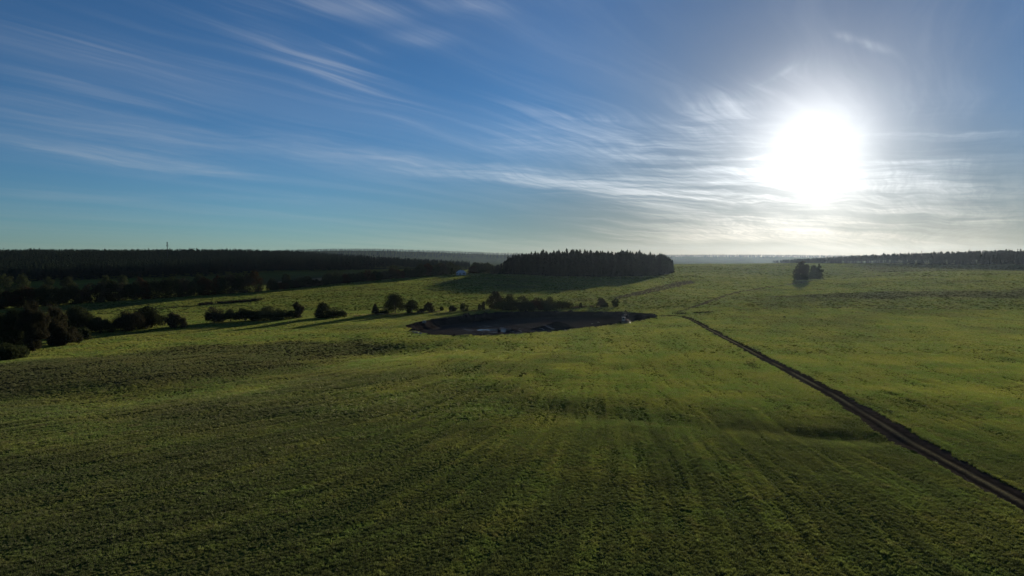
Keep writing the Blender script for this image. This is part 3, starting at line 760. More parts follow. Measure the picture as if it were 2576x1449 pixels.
# second rank behind the left row, paler crowns
for i, (xx, yy, hD, wD, mt) in enumerate([(15, 748, 42, 50, L_PALE), (58, 742, 38, 40, L_PALE), (120, 738, 34, 34, L_PALE), (170, 736, 30, 36, L_HEDGE), (265, 730, 34, 26, L_PALE), (308, 727, 30, 30, L_PALE), (352, 728, 26, 34, L_RUST),
        (500, 722, 26, 30, L_HEDGE), (545, 718, 24, 28, L_RUST), (720, 718, 16, 24, L_HEDGE), (850, 705, 20, 24, L_PALE), (990, 690, 20, 26, L_PALE), (1060, 684, 18, 26, L_PALE), (1105, 682, 20, 28, L_HEDGE), (1150, 679, 16, 30, L_HEDGE), (1195, 681, 20, 30, L_HEDGE), (1225, 684, 22, 24, L_HEDGE)]):
    P = px_point(xx, yy, 640+i*6 if xx < 650 else 760); P[2] = ground(P[0], P[1]); kk = P[1]/FD
    lab = {'leaves_pale_green': 'pale green tree behind the field edge row', 'leaves_dark_green': 'dark tree standing behind the field edge row', 'leaves_rust': 'rusty tree standing behind the field edge row'}[mt.name]
    place_tree('deciduous_tree', P, hD*kk*1.2, wD*kk, 'round' if i % 2 else 'oval', mt, lab, 'trees behind the field edge row', 900+i, 1800, 0.55)

# ------------------------------------------------------------------ conifers
def spruce_mesh(h, w, tiers, br, R, pine=False, ex=0.62):
    Vs = []; F = []; o = 0
    for i in range(tiers):
        t = (i+0.3)/tiers
        z = h*(0.05+0.95*t) if not pine else h*(0.38+0.62*t)
        r = 0.5*w*((1-t)**ex if not pine else math.sin(math.pi*(0.18+0.75*t))**0.7)*R.uniform(0.75, 1.15)+0.12*h/24
        for j in range(br):
            a = 2*math.pi*(j+R.uniform(-.35, .35))/br + i*0.7; rr = r*R.uniform(0.7, 1.15)
            dz = -0.28*rr+R.normal(scale=0.15)*h/24; wd = 0.42*rr+0.25*h/24
            c, s = math.cos(a), math.sin(a)
            top = (0, 0, z+0.055*h); tip = (rr*c, rr*s, z+dz); l = (0.55*rr*c-wd*s, 0.55*rr*s+wd*c, z-0.02*h); rgt = (0.55*rr*c+wd*s, 0.55*rr*s-wd*c, z-0.02*h)
            Vs += [top, l, tip, rgt]; F.append((o, o+1, o+2, o+3)); o += 4
    return np.array(Vs), np.array(F)
def ragged(h, w, n, size, R):
    t = R.uniform(0.03, 0.97, n); r = 0.5*w*(1-t)**0.62*R.uniform(0.6, 1.08, n); a = R.uniform(0, 6.283, n)
    return quads(np.stack([r*np.cos(a), r*np.sin(a), h*(0.03+0.95*t)], 1), np.full(n, size), R)
SPR = []
for i in range(7):
    Rk = np.random.default_rng(70+i)
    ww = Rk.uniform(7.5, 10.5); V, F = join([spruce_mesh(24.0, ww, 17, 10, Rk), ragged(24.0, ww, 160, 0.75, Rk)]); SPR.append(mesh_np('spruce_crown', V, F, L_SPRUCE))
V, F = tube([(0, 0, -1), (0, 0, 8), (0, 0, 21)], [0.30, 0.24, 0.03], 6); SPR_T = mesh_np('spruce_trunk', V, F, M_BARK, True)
R = np.random.default_rng(5)
GR_N = 0
tops_x = [1230, 1260, 1280, 1310, 1350, 1420, 1470, 1540, 1600, 1660, 1680, 1692]; tops_y = [670, 662, 642, 634, 630, 625, 626, 629, 630, 634, 640, 653]
base_x = [1230, 1300, 1400, 1500, 1600, 1660, 1694]; base_y = [689, 691, 696, 697, 696, 693, 687]
for row in range(5):
    xx = 1232.0 + 4*row
    while xx < 1692:
        edge = min(1.0, (1694-xx)/30)
        yb = float(np.interp(xx, base_x, base_y)); P = at(xx, yb-0.3)
        dirv = P[:2]/np.hypot(*P[:2])
        back = row*6.5 + R.uniform(-2, 2)
        x_, y_ = P[0]+dirv[0]*back+R.uniform(-1, 1), P[1]+dirv[1]*back
        z_ = ground(x_, y_)
        ytop = float(np.interp(xx, tops_x, tops_y))
        htop = CAM_H + (Vector(px_dir(xx, ytop)).z/px_dir(xx, ytop).y)*y_ - z_
        hh = htop*(R.uniform(0.83, 1.0) if row else R.uniform(0.68, 0.96))*(1.05 if R.uniform() < 0.08 else 1.0)
        root = link('spruce_tree', None, loc=(x_, y_, z_-0.2), rz=float(R.uniform(0, 6.28)), sc=(hh/24*1.05, hh/24*1.05, hh/24))
        pos_w = 'front edge' if row == 0 else 'inside'
        tag(root, 'dark spruce at the front edge of the dense grove on the slope' if row == 0 else ('dark spruce rising behind the front edge of the dense grove' if row < 3 else 'spruce showing only its top above the dense grove'), 'tree', 'spruces of the dense grove')
        link('trunk', SPR_T, root); link('crown', SPR[int(R.integers(7))], root); GR_N += 1
        xx += R.uniform(6.5, 11)

# forest masses that read as one
def scatter_forest(name, pts, hs, kinds, mat, label, tiers=7, br=6, seed=0, ratio=0.30):
    Rk = np.random.default_rng(seed)
    protos = []
    for i in range(6):
        if kinds == 'pine' or (kinds == 'mixed' and i > 2): protos.append(spruce_mesh(1.0, 0.34, tiers, br, Rk, True))
        else: protos.append(spruce_mesh(1.0, ratio, tiers, br, Rk, False, 0.56))
    for V, F in protos: V[:, 2] = np.clip(V[:, 2], -0.02, 1.06)
    Vs, Fs, o = [], [], 0
    for (x_, y_, z_), h in zip(pts, hs):
        V, F = protos[int(Rk.integers(6))]; a = Rk.uniform(0, 6.28); c, s = math.cos(a), math.sin(a); kx = Rk.uniform(0.85, 1.25)
        W = np.stack([(V[:, 0]*c-V[:, 1]*s)*h*kx+x_, (V[:, 0]*s+V[:, 1]*c)*h*kx+y_, V[:, 2]*h+z_], 1)
        Vs.append(W); Fs.append(F+o); o += len(V)
    o_ = link(name, mesh_np(name, np.concatenate(Vs), np.concatenate(Fs), mat)); tag(o_, label, 'forest', kind='stuff'); return o_
def fill(poly, step, seed, jit=0.4):
    Rk = np.random.default_rng(seed); P = np.array(poly)
    xs = np.arange(P[:, 0].min(), P[:, 0].max(), step); ys = np.arange(P[:, 1].min(), P[:, 1].max(), step)
    X, Y = np.meshgrid(xs, ys); X = X.ravel()+Rk.uniform(-jit, jit, X.size)*step; Y = Y.ravel()+Rk.uniform(-jit, jit, Y.size)*step
    m = inside(X, Y, [tuple(p) for p in P]); X, Y = X[m], Y[m]
    return np.stack([X, Y, height(X, Y, False)], 1)
FL = [(-1300, 760), (-560, 790), (-330, 850), (-300, 935), (-150, 960), (-100, 985), (-60, 1010), (-70, 1140), (-200, 1420), (-500, 1560), (-1300, 1560)]
pts = fill(FL, 7.2, 1); rr = np.random.default_rng(2)
dx_ = 1288+FD*pts[:, 0]/pts[:, 1]
keep = ~((dx_ > 930) & (pts[:, 1] > 1150)); pts = pts[keep]; dx_ = dx_[keep]
hs = rr.uniform(16.5, 20.5, len(pts))*np.where(rr.uniform(size=len(pts)) < 0.08, 1.12, 1.0)*np.interp(dx_, [600, 950, 1060, 1180], [1, 0.98, 0.8, 0.6])
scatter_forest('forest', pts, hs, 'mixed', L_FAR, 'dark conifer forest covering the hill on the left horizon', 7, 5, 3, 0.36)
FR = [(520, 1420), (520, 1330), (530, 1230), (580, 1120), (640, 1010), (720, 985), (1000, 950), (1300, 930), (1300, 1060), (700, 1090), (600, 1200), (570, 1420)]
pts = fill(FR, 6.2, 4); 
dx_ = 1288+FD*pts[:, 0]/pts[:, 1]
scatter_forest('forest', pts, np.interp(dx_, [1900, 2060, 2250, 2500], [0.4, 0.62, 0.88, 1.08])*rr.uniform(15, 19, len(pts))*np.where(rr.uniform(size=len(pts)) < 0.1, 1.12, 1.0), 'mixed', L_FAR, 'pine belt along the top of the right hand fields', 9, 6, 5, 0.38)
pts = np.concatenate([fill([(-2900, 4900), (-200, 4900), (-200, 5700), (-2900, 5700)], 22, 6), fill([(-200, 4900), (4200, 4800), (4200, 5500), (-200, 5700)], 24, 7)])
scatter_forest('forest', pts, rr.uniform(15, 20, len(pts))*np.where(rr.uniform(size=len(pts)) < 0.1, 1.25, 1.0), 'mixed', L_FAR, 'hazy blue wooded ridges on the far horizon', 4, 4, 8, 0.75)

# ------------------------------------------------------------------ grass, weeds, reeds
G_GRASS = leaf_material('grass_blades', (0.078, 0.120, 0.022, 1), (0.128, 0.142, 0.026, 1), (0.115, 0.092, 0.034, 1), 0.52, 0.06, 2.7, True)
proto_col = bpy.data.collections.new('grass_tufts')
for i in range(4):
    Rk = np.random.default_rng(200+i); n = 24
    b = Rk.uniform(-0.24, 0.24, (n, 2)); a = Rk.uniform(0, 6.283, n); L = Rk.uniform(0.12, 0.26, n); lean = Rk.uniform(0.2, 0.9, n)
    c, s = np.cos(a), np.sin(a); w = 0.030+0.030*Rk.uniform(size=n)
    p0 = np.stack([b[:, 0]-s*w, b[:, 1]+c*w, 0*w-0.03], 1); p1 = np.stack([b[:, 0]+s*w, b[:, 1]-c*w, 0*w-0.03], 1)
    p2 = np.stack([b[:, 0]+c*L*lean, b[:, 1]+s*L*lean, L], 1)
    V = np.stack([p0, p1, p2], 1).reshape(-1, 3)
    o = bpy.data.objects.new('grass_tuft', mesh_np('grass_tuft', V, np.arange(3*n).reshape(-1, 3), G_GRASS)); proto_col.objects.link(o)
def grass_points():
    Rk = np.random.default_rng(77); out_p, out_s, out_z = [], [], []
    for d0, d1, dens, sc in ((48, 130, 24.0, 0.56), (130, 220, 8.0, 0.86), (220, 400, 2.2, 1.4), (400, 680, 0.45, 2.5), (680, 1180, 0.10, 4.6)):
        A = 0.82*(d1*d1-d0*d0); n = int(A*dens)
        y = np.sqrt(Rk.uniform(d0*d0, d1*d1, n)); x = y*Rk.uniform(-0.82, 0.82, n)
        su, sv = streak(x, y); patch_ = 1.0*fbm(su/2.2, sv/20, 3, 22)+0.45*fbm(x/6, y/6, 3, 23)
        keep = Rk.uniform(size=n) < np.clip(0.86+(0.36 if d0 < 200 else 0.22)*patch_, 0.15, 1)
        x, y, patch_ = x[keep], y[keep], patch_[keep]
        d, s = poly_dist(x, y, TRACK); sd = pit_sd(x, y)
        k = (d > track_hw(s)-0.05+0.40*fbm(x/1.3, y/1.3, 2, 59)) & (sd > 1.2+1.0*fbm(x/2.5, y/2.5, 2, 60))
        # no meadow grass under the woods
        k &= ~((y > 560) & (x < -60) & (y > 700+0.2*x))
        for Pr, wr_ in RIBS[1:]:
            bb = (x > Pr[:, 0].min()-12) & (x < Pr[:, 0].max()+12) & (y > Pr[:, 1].min()-12) & (y < Pr[:, 1].max()+12) & k
            ii = np.nonzero(bb)[0]
            if len(ii):
                dd_, aa_ = poly_dist(x[ii], y[ii], Pr[::2]); k[ii[(dd_ < wr_.mean()*0.9) & (Rk.uniform(size=len(ii)) < 0.72)]] = False
        k &= Rk.uniform(size=len(x)) > 0.42*slope_shade(x, y)  # fewer tufts where the slope shade is painted in
        x, y, patch_ = x[k], y[k], patch_[k]
        out_p.append(np.stack([x, y, height(x, y)], 1)); u_ = np.clip(1+(0.24 if d0 < 200 else 0.15)*patch_, 0.6, 1.6)*Rk.uniform(0.7, 1.3, len(x))*np.where(Rk.uniform(size=len(x)) < 0.008, 1.7, 1.0); out_s.append(sc*u_); out_z.append(sc**0.25*u_)
    return np.concatenate(out_p), np.concatenate(out_s), np.concatenate(out_z)
P, S, S2 = grass_points()
me = bpy.data.meshes.new('grass'); me.vertices.add(len(P)); me.vertices.foreach_set('co', P.astype(np.float32).ravel()); me.update()
attr(me, 'size', S); attr(me, 'tall', S2); attr(me, 'dry', dry_shade(P[:, 0], P[:, 1])); su, sv = streak(P[:, 0], P[:, 1]); attr(me, 'near_dim', sstep(200, 95, P[:, 1]+0.30*P[:, 0]+45*fbm(P[:, 0]/40, P[:, 1]/40, 3, 57))*np.clip(0.88+0.30*fbm(su/1.9, sv/17, 3, 58), 0.2, 1)); attr(me, 'turn', rng.uniform(0, 6.283, len(P)))  # nearer tufts get the painted foreground darkening, broken up in streaks
grass = link('grass', me); tag(grass, 'mown grass tufts covering the green meadow', 'grass', kind='stuff')
ng = bpy.data.node_groups.new('tufts', 'GeometryNodeTree')
ng.interface.new_socket('Geometry', in_out='INPUT', socket_type='NodeSocketGeometry'); ng.interface.new_socket('Geometry', in_out='OUTPUT', socket_type='NodeSocketGeometry')
t = NT(ng)
gi, go = t.node('NodeGroupInput'), t.node('NodeGroupOutput')
ci = t.node('GeometryNodeCollectionInfo', {'Collection': proto_col, 'Separate Children': True, 'Reset Children': True})
def named(n):
    nd = t.node('GeometryNodeInputNamedAttribute', data_type='FLOAT'); nd.inputs['Name'].default_value = n; return nd.outputs['Attribute']
rot = t.xyz(0.0, 0.0, named('turn')); scl = named('size')
ip = t.node('GeometryNodeInstanceOnPoints', {'Points': gi.outputs[0], 'Instance': ci.outputs[0], 'Pick Instance': True, 'Rotation': rot, 'Scale': t.xyz(scl, scl, named('tall'))})
t.l.new(ip.outputs[0], go.inputs[0])
md = grass.modifiers.new('tufts', 'NODES'); md.node_group = ng

def weed_strip(name, path, width, n, hmin, hmax, mat, label, seed, cat='weeds'):
    Rk = np.random.default_rng(seed); Q_ = spline(path, 0.5)
    i = Rk.integers(0, len(Q_), n); x = Q_[i, 0]+Rk.normal(scale=width, size=n); y = Q_[i, 1]+Rk.normal(scale=width, size=n)
    m = fbm(x/3.5, y/3.5, 2, seed) > -0.25; x, y = x[m], y[m]; n = len(x)
    z = height(x, y, False); h = Rk.uniform(hmin, hmax, n); a = Rk.uniform(0, 6.28, n); w = 0.12*h+0.05
    u = Rk.normal(scale=0.25, size=(n, 2))*h[:, None]
    B = np.stack([x, y, z-0.05], 1); e = np.stack([np.cos(a)*w, np.sin(a)*w, 0*w], 1); T = B+np.stack([u[:, 0], u[:, 1], h], 1)
    V = np.stack([B-e, B+e, T+e*0.8, T-e*0.8], 1).reshape(-1, 3)
    o = link(name, mesh_np(name, V, np.arange(4*n).reshape(-1, 4), mat)); return tag(o, label, cat, kind='stuff')
weed_strip('weeds', wp([(505, 768), (560, 763), (620, 759), (668, 754)]), 1.3, 2200, 0.5, 1.7, L_BROWN, 'ragged strip of brown weeds across the left meadow', 81)
weed_strip('weeds', wp([(330, 780), (420, 775), (505, 768)]), 0.8, 600, 0.3, 0.8, L_BROWN, 'thin line of low weeds left of the ragged strip', 82)
weed_strip('reeds', wp([(1440, 775), (1470, 773), (1500, 772)]), 0.7, 700, 0.5, 1.2, L_DRY, 'pale dry reeds between the thicket and the thin brown tree', 83, 'reeds')
weed_strip('reeds', wp([(875, 797), (930, 793), (1000, 790), (1120, 785), (1225, 781)]), 0.7, 1500, 0.25, 0.7, L_DRY, 'pale dry grass along the foot of the meadow trees', 84, 'reeds')
weed_strip('weeds', wp([(1700, 790), (1735, 789), (1790, 786)]), 1.4, 500, 0.3, 0.8, L_HEDGE, 'dark rough weeds beside the bend of the dirt track', 85)

# ------------------------------------------------------------------ the pit: water, heaps, stones
def water_material():
    m, t = new_mat('pond_water')
    pos = t.node('ShaderNodeNewGeometry').outputs['Position']
    n = t.noise(pos, 1.3, 3.0, 0.5)
    b = t.node('ShaderNodeBump', {'Height': n, 'Strength': 0.4, 'Distance': 0.02})
    p = t.node('ShaderNodeBsdfPrincipled', {'Base Color': (0.02, 0.022, 0.02, 1), 'Roughness': 0.14, 'IOR': 1.33, 'Normal': b.outputs[0]})
    out(t, p.outputs[0]); return m
ang_ = np.linspace(0, 2*math.pi, 40, endpoint=False)
wr = 1+0.18*vnoise(np.cos(ang_)*2+5, np.sin(ang_)*2+5, 91)
V = [(WATER_C[0], WATER_C[1], 0)] + [(WATER_C[0]+14*r*math.cos(a), WATER_C[1]+9.5*r*math.sin(a), 0) for a, r in zip(ang_, wr)]
V = np.array(V); V[:, 2] = PIT_Z-0.06
F = np.array([(0, 1+i, 1+(i+1) % 40) for i in range(40)])
tag(link('water', mesh_np('water', V, F, water_material())), 'small pale pool of water lying on the pit floor', 'pool', kind='structure')

def heap(P, rx, ry, h, rz, seed, label, mat=None, name='spoil_heap', cat='dirt heap', group='spoil heaps around the pit'):
    n, k = 14, 28; V = []; F = []
    c, s = math.cos(rz), math.sin(rz)
    for i in range(n+1):
        r = i/n
        for j in range(k):
            a = 2*math.pi*j/k
            lx, ly = rx*r*math.cos(a), ry*r*math.sin(a)
            X, Y = lx*c-ly*s, lx*s+ly*c
            nz = float(fbm(np.array([X/(0.35*rx)+seed*3.1]), np.array([Y/(0.35*rx)]), 4, seed)[0])
            prof = max(0, (1-r))**0.95
            V.append((X*(1+0.12*nz), Y*(1+0.12*nz), h*prof*(1+0.45*nz*(1-0.5*prof))+0.12*h*nz*(1-r)-0.35*r))
    for i in range(n):
        for j in range(k):
            F.append((i*k+j, (i+1)*k+j, (i+1)*k+(j+1) % k, i*k+(j+1) % k))
    o = link(name, mesh_np(name, np.array(V), np.array(F), mat or M_SOIL, True), loc=P); return tag(o, label, cat, group)
def pit_at(x, y): return at(x, y)
for i, (x, y, rx_, ry_, h, rz, lb) in enumerate([
        (1168, 806, 5.0, 4.5, 3.4, 0, 'leftmost of three dark spoil heaps on the far pit rim'),
        (1201, 803, 3.6, 4.0, 2.6, .4, 'middle and smallest of three dark spoil heaps on the far pit rim'),
        (1226, 797, 4.6, 4.5, 3.0, .2, 'rightmost of three dark spoil heaps on the far pit rim'),
        (1292, 835, 5.5, 4.0, 1.9, 0, 'low dark heap just right of the pool'),
        (1400, 826, 14.0, 6.0, 2.6, 0.12, 'long dark spoil bank along the near right pit side'),
        (1612, 795, 6.5, 4.0, 1.5, 0, 'broad lumpy soil heap right of the bulldozers'),
        (1640, 796, 4.5, 3.0, 0.9, 0.2, 'small soil heap at the right tip of the pit'),
        (1590, 792, 3.2, 2.6, 1.2, 0.2, 'small dark heap just behind the bulldozers')]):
    P = at(x, y); heap((P[0], P[1], P[2]-0.15), rx_, ry_, h, rz, 11+i, lb)
Rk = np.random.default_rng(61)
ring = spline([tuple(q) for q in PIT]+[tuple(PIT[0])], 1.0)
for i in range(22):
    q = ring[int(Rk.integers(len(ring)))]; x_, y_ = q[0]+Rk.normal(scale=1.2), q[1]+Rk.normal(scale=1.2); r_ = Rk.uniform(0.9, 2.4)
    heap((x_, y_, ground(x_, y_)-0.1), r_, r_*Rk.uniform(0.6, 1.0), r_*Rk.uniform(0.35, 0.55), Rk.uniform(0, 3), 40+i, 'small dark lump of dug soil on the rim of the pit', name='soil_lump', cat='soil lump', group='soil lumps on the pit rim')
P = at(1974, 799); heap((P[0], P[1], P[2]-0.05), 2.2, 1.1, 0.75, 0.1, 33, 'small dark mound of earth alone in the right meadow', name='earth_mound', group='stray clods')

M_PALE = plain('pale_stone', (0.26, 0.24, 0.20), 0.9, var=0.3, scale=2.0, bump=0.05)
def rock(P, r, seed, label, name='stone', mat=None, sq=(1, 1, 1)):
    bm = bmesh.new(); bmesh.ops.create_icosphere(bm, subdivisions=2, radius=r)
    for v in bm.verts:
        k = 1+0.35*mnoise.noise(v.co*(1.4/r)+Vector((seed, 0, 0))); v.co = Vector((v.co.x*k*sq[0], v.co.y*k*sq[1], max(v.co.z*k*sq[2], -0.45*r)))
    me = bpy.data.meshes.new(name); bm.to_mesh(me); bm.free(); me.materials.append(mat or M_PALE)
    return tag(link(name, me, loc=(P[0], P[1], P[2]+0.3*r)), label, 'stone', 'pale stones by the pit')
for i, (x, y, r, lb) in enumerate([(1040, 836.5, .6, 'pale stone at the left pit rim, leftmost of three'), (1048, 838, .7, 'pale stone at the left pit rim, middle one of three'), (1058, 839.5, .55, 'pale stone at the left pit rim, rightmost of three'),
                                   (1067, 812, .9, 'pale pointed block high on the left pit bank'), (1422, 832, .5, 'small pale lump on the near right pit edge'), (1505, 812, .5, 'pale lump on the bank left of the bulldozers'), (1490, 815, .4, 'smaller pale lump on the bank left of the bulldozers')]):
    rock(at(x, y), r, i*3.3, lb, sq=(1, .8, 1.1) if i == 3 else (1.2, .9, .7))
P = at(1255, 837); rock((P[0], P[1], P[2]+0.3), 1.0, 8.8, 'dark stubby block at the right end of the pool', 'earth_block', M_SOIL, (0.7, 0.7, 1.3))

# marker post on the near pit edge
def prism(parts, mat, name, parent=None, loc=None):
    V = []; F = []
    for (cx, cy, cz, sx, sy, sz, *tp) in parts:
        tx = tp[0] if tp else 1.0; ty = tp[1] if len(tp) > 1 else tx; o = len(V)
        for k, (fx, fy) in ((-1, (1, 1)), (1, (tx, ty))):
            for a, b in ((-1, -1), (1, -1), (1, 1), (-1, 1)): V.append((cx+a*sx*fx/2, cy+b*sy*fy/2, cz+k*sz/2))
        F += [(o+3, o+2, o+1, o), (o+4, o+5, o+6, o+7)]+[(o+i, o+(i+1) % 4, o+4+(i+1) % 4, o+4+i) for i in range(4)]
    me = mesh_np(name, np.array(V, float), np.array(F), mat)
    bm = bmesh.new(); bm.from_mesh(me); bmesh.ops.bevel(bm, geom=bm.edges[:], offset=0.02, segments=1, affect='EDGES'); bm.to_mesh(me); bm.free()
    return link(name, me, parent, loc)
M_WOOD = plain('weathered_wood', (0.25, 0.20, 0.14), 0.9)
P = at(1213, 846); o = prism([(0, 0, 0.45, 0.12, 0.12, 1.3, 0.8), (0, 0, 1.12, 0.14, 0.14, 0.06)], M_WOOD, 'marker_post', loc=(P[0], P[1], P[2])); tag(o, 'short pale wooden post on the near edge of the pit', 'post')

# ------------------------------------------------------------------ bulldozers
M_YEL = plain('machine_paint_dull', (0.20, 0.17, 0.12), 0.6, var=0.2)
M_WHITE = plain('cab_paint_white', (0.32, 0.32, 0.31), 0.6, var=0.08)
M_DARK = plain('dark_steel', (0.035, 0.034, 0.034), 0.6, metal=0.3, var=0.3)
M_RUST = plain('rusty_red_paint', (0.22, 0.10, 0.08), 0.7, var=0.35)
M_GLASS = plain('cab_glass', (0.02, 0.025, 0.03), 0.08, var=0.05, spec=0.6)
def track_shape(L, H, W):
    n = 20; pr = []
    for i in range(n):
        a = 2*math.pi*i/n; ca, sa = math.cos(a), math.sin(a)
        pr.append(((L/2-H/2)*(1 if ca > 0 else -1)+H/2*ca, H/2+H/2*sa))
    V = [(x_, s*W/2, z_) for s in (-1, 1) for x_, z_ in pr]
    F = [[i, (i+1) % n, n+(i+1) % n, n+i] for i in range(n)]
    bm = bmesh.new(); vs = [bm.verts.new(v) for v in V]
    for f in F: bm.faces.new([vs[i] for i in f])
    bm.faces.new(vs[:n][::-1]); bm.faces.new(vs[n:])
    for i in range(n):                                     # grouser bars
        x_, z_ = pr[i]; cx, cz = (0, H/2)
        d = Vector((x_-((L/2-H/2)*(1 if x_ > 0 else -1)), 0, z_-H/2)).normalized()*0.05
        tdir = Vector((-d.z, 0, d.x)).normalized()*0.04
        q = [Vector((x_, sy*W/2, z_))+d*k+tdir*m for sy in (-1, 1) for k, m in ((0, -1), (0, 1), (1, 1), (1, -1))]
        w = [bm.verts.new(v) for v in q]
        for f in ((0, 1, 2, 3), (7, 6, 5, 4), (3, 2, 6, 7), (0, 3, 7, 4), (2, 1, 5, 6)): bm.faces.new([w[i] for i in f])
    me = bpy.data.meshes.new('crawler_track'); bm.to_mesh(me); bm.free(); me.materials.append(M_DARK); return me
def dozer(P, rz, sc, cab_m, hood_m, label):
    root = link('bulldozer', None, loc=P, rz=rz, sc=sc); tag(root, label, 'bulldozer', 'bulldozers at the pit')
    tr = track_shape(3.0, 0.95, 0.5)
    for s in (-1, 1):
        o = link('crawler_track', tr, root, loc=(0, s*0.85, 0))
        for k, xw in enumerate((-1.0, -0.35, 0.35, 1.0)):
            V, F = tube([(xw, s*0.02-0.27, 0.42), (xw, s*0.02+0.27, 0.42)], [0.26, 0.26], 12)
            bm = bmesh.new(); vs = [bm.verts.new(v) for v in V]
            for f in F: bm.faces.new([vs[i] for i in f])
            bm.faces.new(vs[:12]); bm.faces.new(vs[12:]); me = bpy.data.meshes.new('wheel'); bm.to_mesh(me); bm.free(); me.materials.append(M_YEL); link('wheel', me, o)
    prism([(0, 0, 0.72, 2.6, 1.1, 0.55)], hood_m, 'body', root)
    hood = prism([(0.72, 0, 1.28, 1.35, 1.0, 0.62, 0.92, 0.9)], hood_m, 'engine_hood', root)
    V, F = tube([(0.8, 0.25, 1.5), (0.8, 0.25, 2.15)], [0.06, 0.06], 8); link('exhaust_pipe', mesh_np('exhaust_pipe', V, F, M_DARK, True), root)
    cab = prism([(-0.55, 0, 1.25, 1.1, 1.25, 0.62)], cab_m, 'cab', root)
    for sx in (-1.03, -0.05):
        for sy in (-0.56, 0.56): prism([(sx, sy, 1.95, 0.11, 0.11, 0.82)], cab_m, 'cab_post', cab)
    prism([(-0.54, 0, 2.43, 1.45, 1.5, 0.13, 0.94)], cab_m, 'cab_roof', cab)
    for (cx, cy, sx, sy) in ((-0.54, 0.545, 0.86, 0.03), (-0.54, -0.545, 0.86, 0.03), (-0.02, 0, 0.03, 1.0), (-1.06, 0, 0.03, 1.0)): prism([(cx, cy, 1.95, sx, sy, 0.78)], M_GLASS, 'window', cab)
    prism([(-0.6, 0, 1.72, 0.5, 0.5, 0.3), (-0.82, 0, 2.0, 0.12, 0.5, 0.5)], M_DARK, 'seat', cab)
    # blade: curved shell with push arms
    V = []; F = []
    for k in range(7):
        t_ = k/6; zz = 0.05+0.95*t_; xx_ = 1.95+0.18*(2*t_-1)**2
        for th in (0, 0.07):
            V += [(xx_+th, -1.45, zz), (xx_+th, 1.45, zz)]
    for k in range(6):
        a = 4*k; F += [(a, a+1, a+5, a+4), (a+3, a+2, a+6, a+7), (a+2, a, a+4, a+6), (a+1, a+3, a+7, a+5)]
    F += [(1, 0, 2, 3), (24, 25, 27, 26)]
    bl = link('blade', mesh_np('blade', np.array(V), np.array(F), M_DARK, False), root)
    for s in (-1, 1):
        V, F = tube([(-0.1, s*1.2, 0.45), (1.95, s*1.2, 0.4)], [0.09, 0.09], 6); link('push_arm', mesh_np('push_arm', V, F, hood_m), bl)
        V, F = tube([(1.1, s*0.4, 1.0), (1.95, s*0.5, 0.7)], [0.06, 0.05], 6); link('lift_ram', mesh_np('lift_ram', V, F, M_DARK), bl)
    prism([(-1.45, 0, 0.75, 0.35, 0.8, 0.4), (-1.75, 0.0, 0.45, 0.14, 0.18, 0.9, 0.5)], M_DARK, 'ripper', root)
    return root
P = at(1572, 812); dozer((P[0], P[1], P[2]-0.05), -0.35, 1.08, M_WHITE, M_RUST, 'bulldozer with white cab and dull red hood at the right side of the pit')
P = at(1571, 797.5); dozer((P[0], P[1], P[2]-0.02), -0.9, 1.05, M_DARK, M_YEL, 'darker bulldozer standing just behind the white-cabbed one')

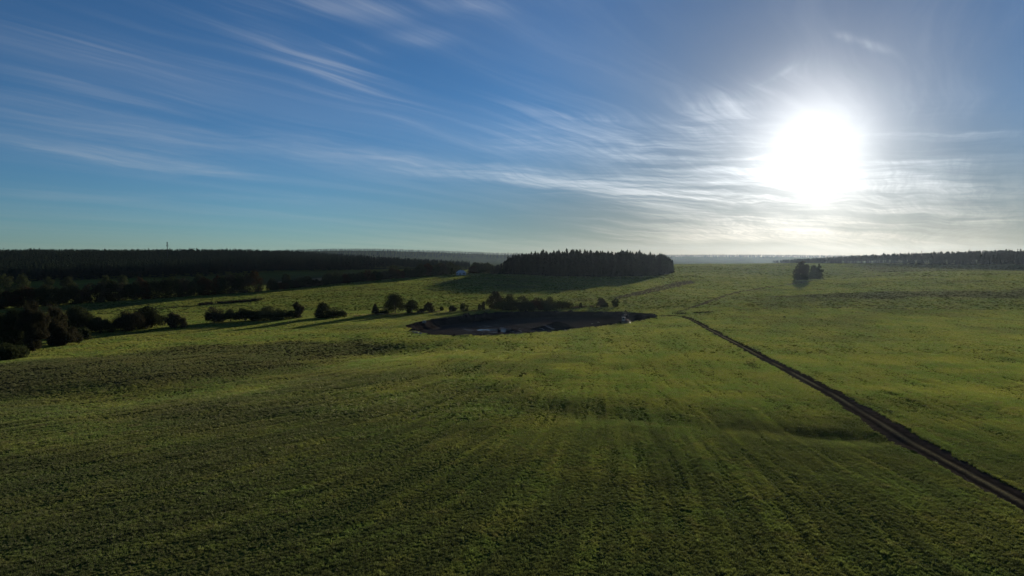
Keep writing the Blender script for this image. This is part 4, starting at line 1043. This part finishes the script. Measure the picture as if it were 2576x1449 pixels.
# ------------------------------------------------------------------ house by the wood
M_WALL = plain('white_render', (0.40, 0.42, 0.45), 0.9, var=0.06)
M_ROOF = plain('pale_roof_sheet', (0.42, 0.45, 0.50), 0.6, var=0.15)
def house(P, rz):
    root = link('house', None, loc=P, rz=rz); tag(root, 'small white house with a hipped pale roof under the dark trees', 'house')
    prism([(0, 0, 1.2, 9.0, 5.5, 2.8)], M_WALL, 'wall', root)
    prism([(-0.6, -3.1, 1.6, 4.2, 1.4, 3.6)], M_WALL, 'front_bay', root)
    V = np.array([(-5, -3.1, 2.55), (5, -3.1, 2.55), (5, 3.1, 2.55), (-5, 3.1, 2.55), (-2.4, 0, 4.7), (2.4, 0, 4.7)])
    bm = bmesh.new(); vs = [bm.verts.new(v) for v in V]
    for f in ((0, 1, 5, 4), (1, 2, 5), (2, 3, 4, 5), (3, 0, 4), (3, 2, 1, 0)): bm.faces.new([vs[i] for i in f])
    me = bpy.data.meshes.new('roof'); bm.to_mesh(me); bm.free(); me.materials.append(M_ROOF); rf = link('roof', me, root)
    prism([(-0.9, 0.2, 5.0, 0.5, 0.5, 1.5)], M_WALL, 'chimney', rf)
    for i, xw in enumerate((-3.6, 2.6, 3.8)):
        w = prism([(xw, -2.77, 1.45, 0.9, 0.08, 1.1)], M_GLASS, 'window', root)
        prism([(xw, -2.82, 0.86, 1.1, 0.12, 0.08)], M_WALL, 'sill', w)
    d_ = prism([(-0.6, -3.83, 1.0, 0.95, 0.06, 2.0)], M_DARK, 'door', root); prism([(-0.28, -3.88, 1.0, 0.06, 0.06, 0.12)], M_YEL, 'handle', d_)
P = at(1160, 692); house((P[0], P[1], P[2]), -0.05)

# ------------------------------------------------------------------ telecom mast above the left forest
M_MAST = plain('galvanised_mast', (0.05, 0.055, 0.06), 0.8, spec=0.0)
P = px_point(421, 632, 1230); zb = ground(P[0], P[1]); ztop = px_point(421, 608.5, 1230)[2]; H = ztop-zb
root = link('telecom_mast', None, loc=(P[0], P[1], zb)); tag(root, 'slim telecom mast rising above the left forest skyline', 'mast')
V, F = tube([(0, 0, -1), (0, 0, H*0.55), (0, 0, H)], [0.75, 0.6, 0.4], 10); link('pole', mesh_np('pole', V, F, M_MAST, True), root)
V, F = tube([(0, 0, H-3.2), (0, 0, H-0.2)], [0.8, 0.8], 10); link('antenna_cluster', mesh_np('antenna_cluster', V, F, M_MAST, True), root)
for k in range(3):
    a = 2.1*k+0.05; c, s = math.cos(a), math.sin(a)
    pl = prism([(1.35*c, 1.35*s, H-6.2, 0.5, 0.5, 3.0)], M_MAST, 'antenna_panel', root)
    V, F = tube([(0, 0, H-5.2), (1.35*c, 1.35*s, H-5.2)], [0.12, 0.12], 5); link('bracket', mesh_np('bracket', V, F, M_MAST), pl)
    V, F = tube([(0, 0, H-7.4), (1.35*c, 1.35*s, H-7.4)], [0.12, 0.12], 5); link('bracket', mesh_np('bracket', V, F, M_MAST), pl)

# ------------------------------------------------------------------ haze
HAZE_D = 0.000011
m, t = new_mat('haze_air')
pv = t.node('ShaderNodeVolumePrincipled', {'Color': (0.58, 0.76, 1.0, 1), 'Density': HAZE_D, 'Anisotropy': 0.72})
t.node('ShaderNodeOutputMaterial', {'Volume': pv.outputs[0]})
hz = prism([(0, 3350, 62, 10800, 8900, 170)], m, 'haze'); tag(hz, 'thin pale haze in the evening air over the whole landscape', 'haze', kind='stuff')
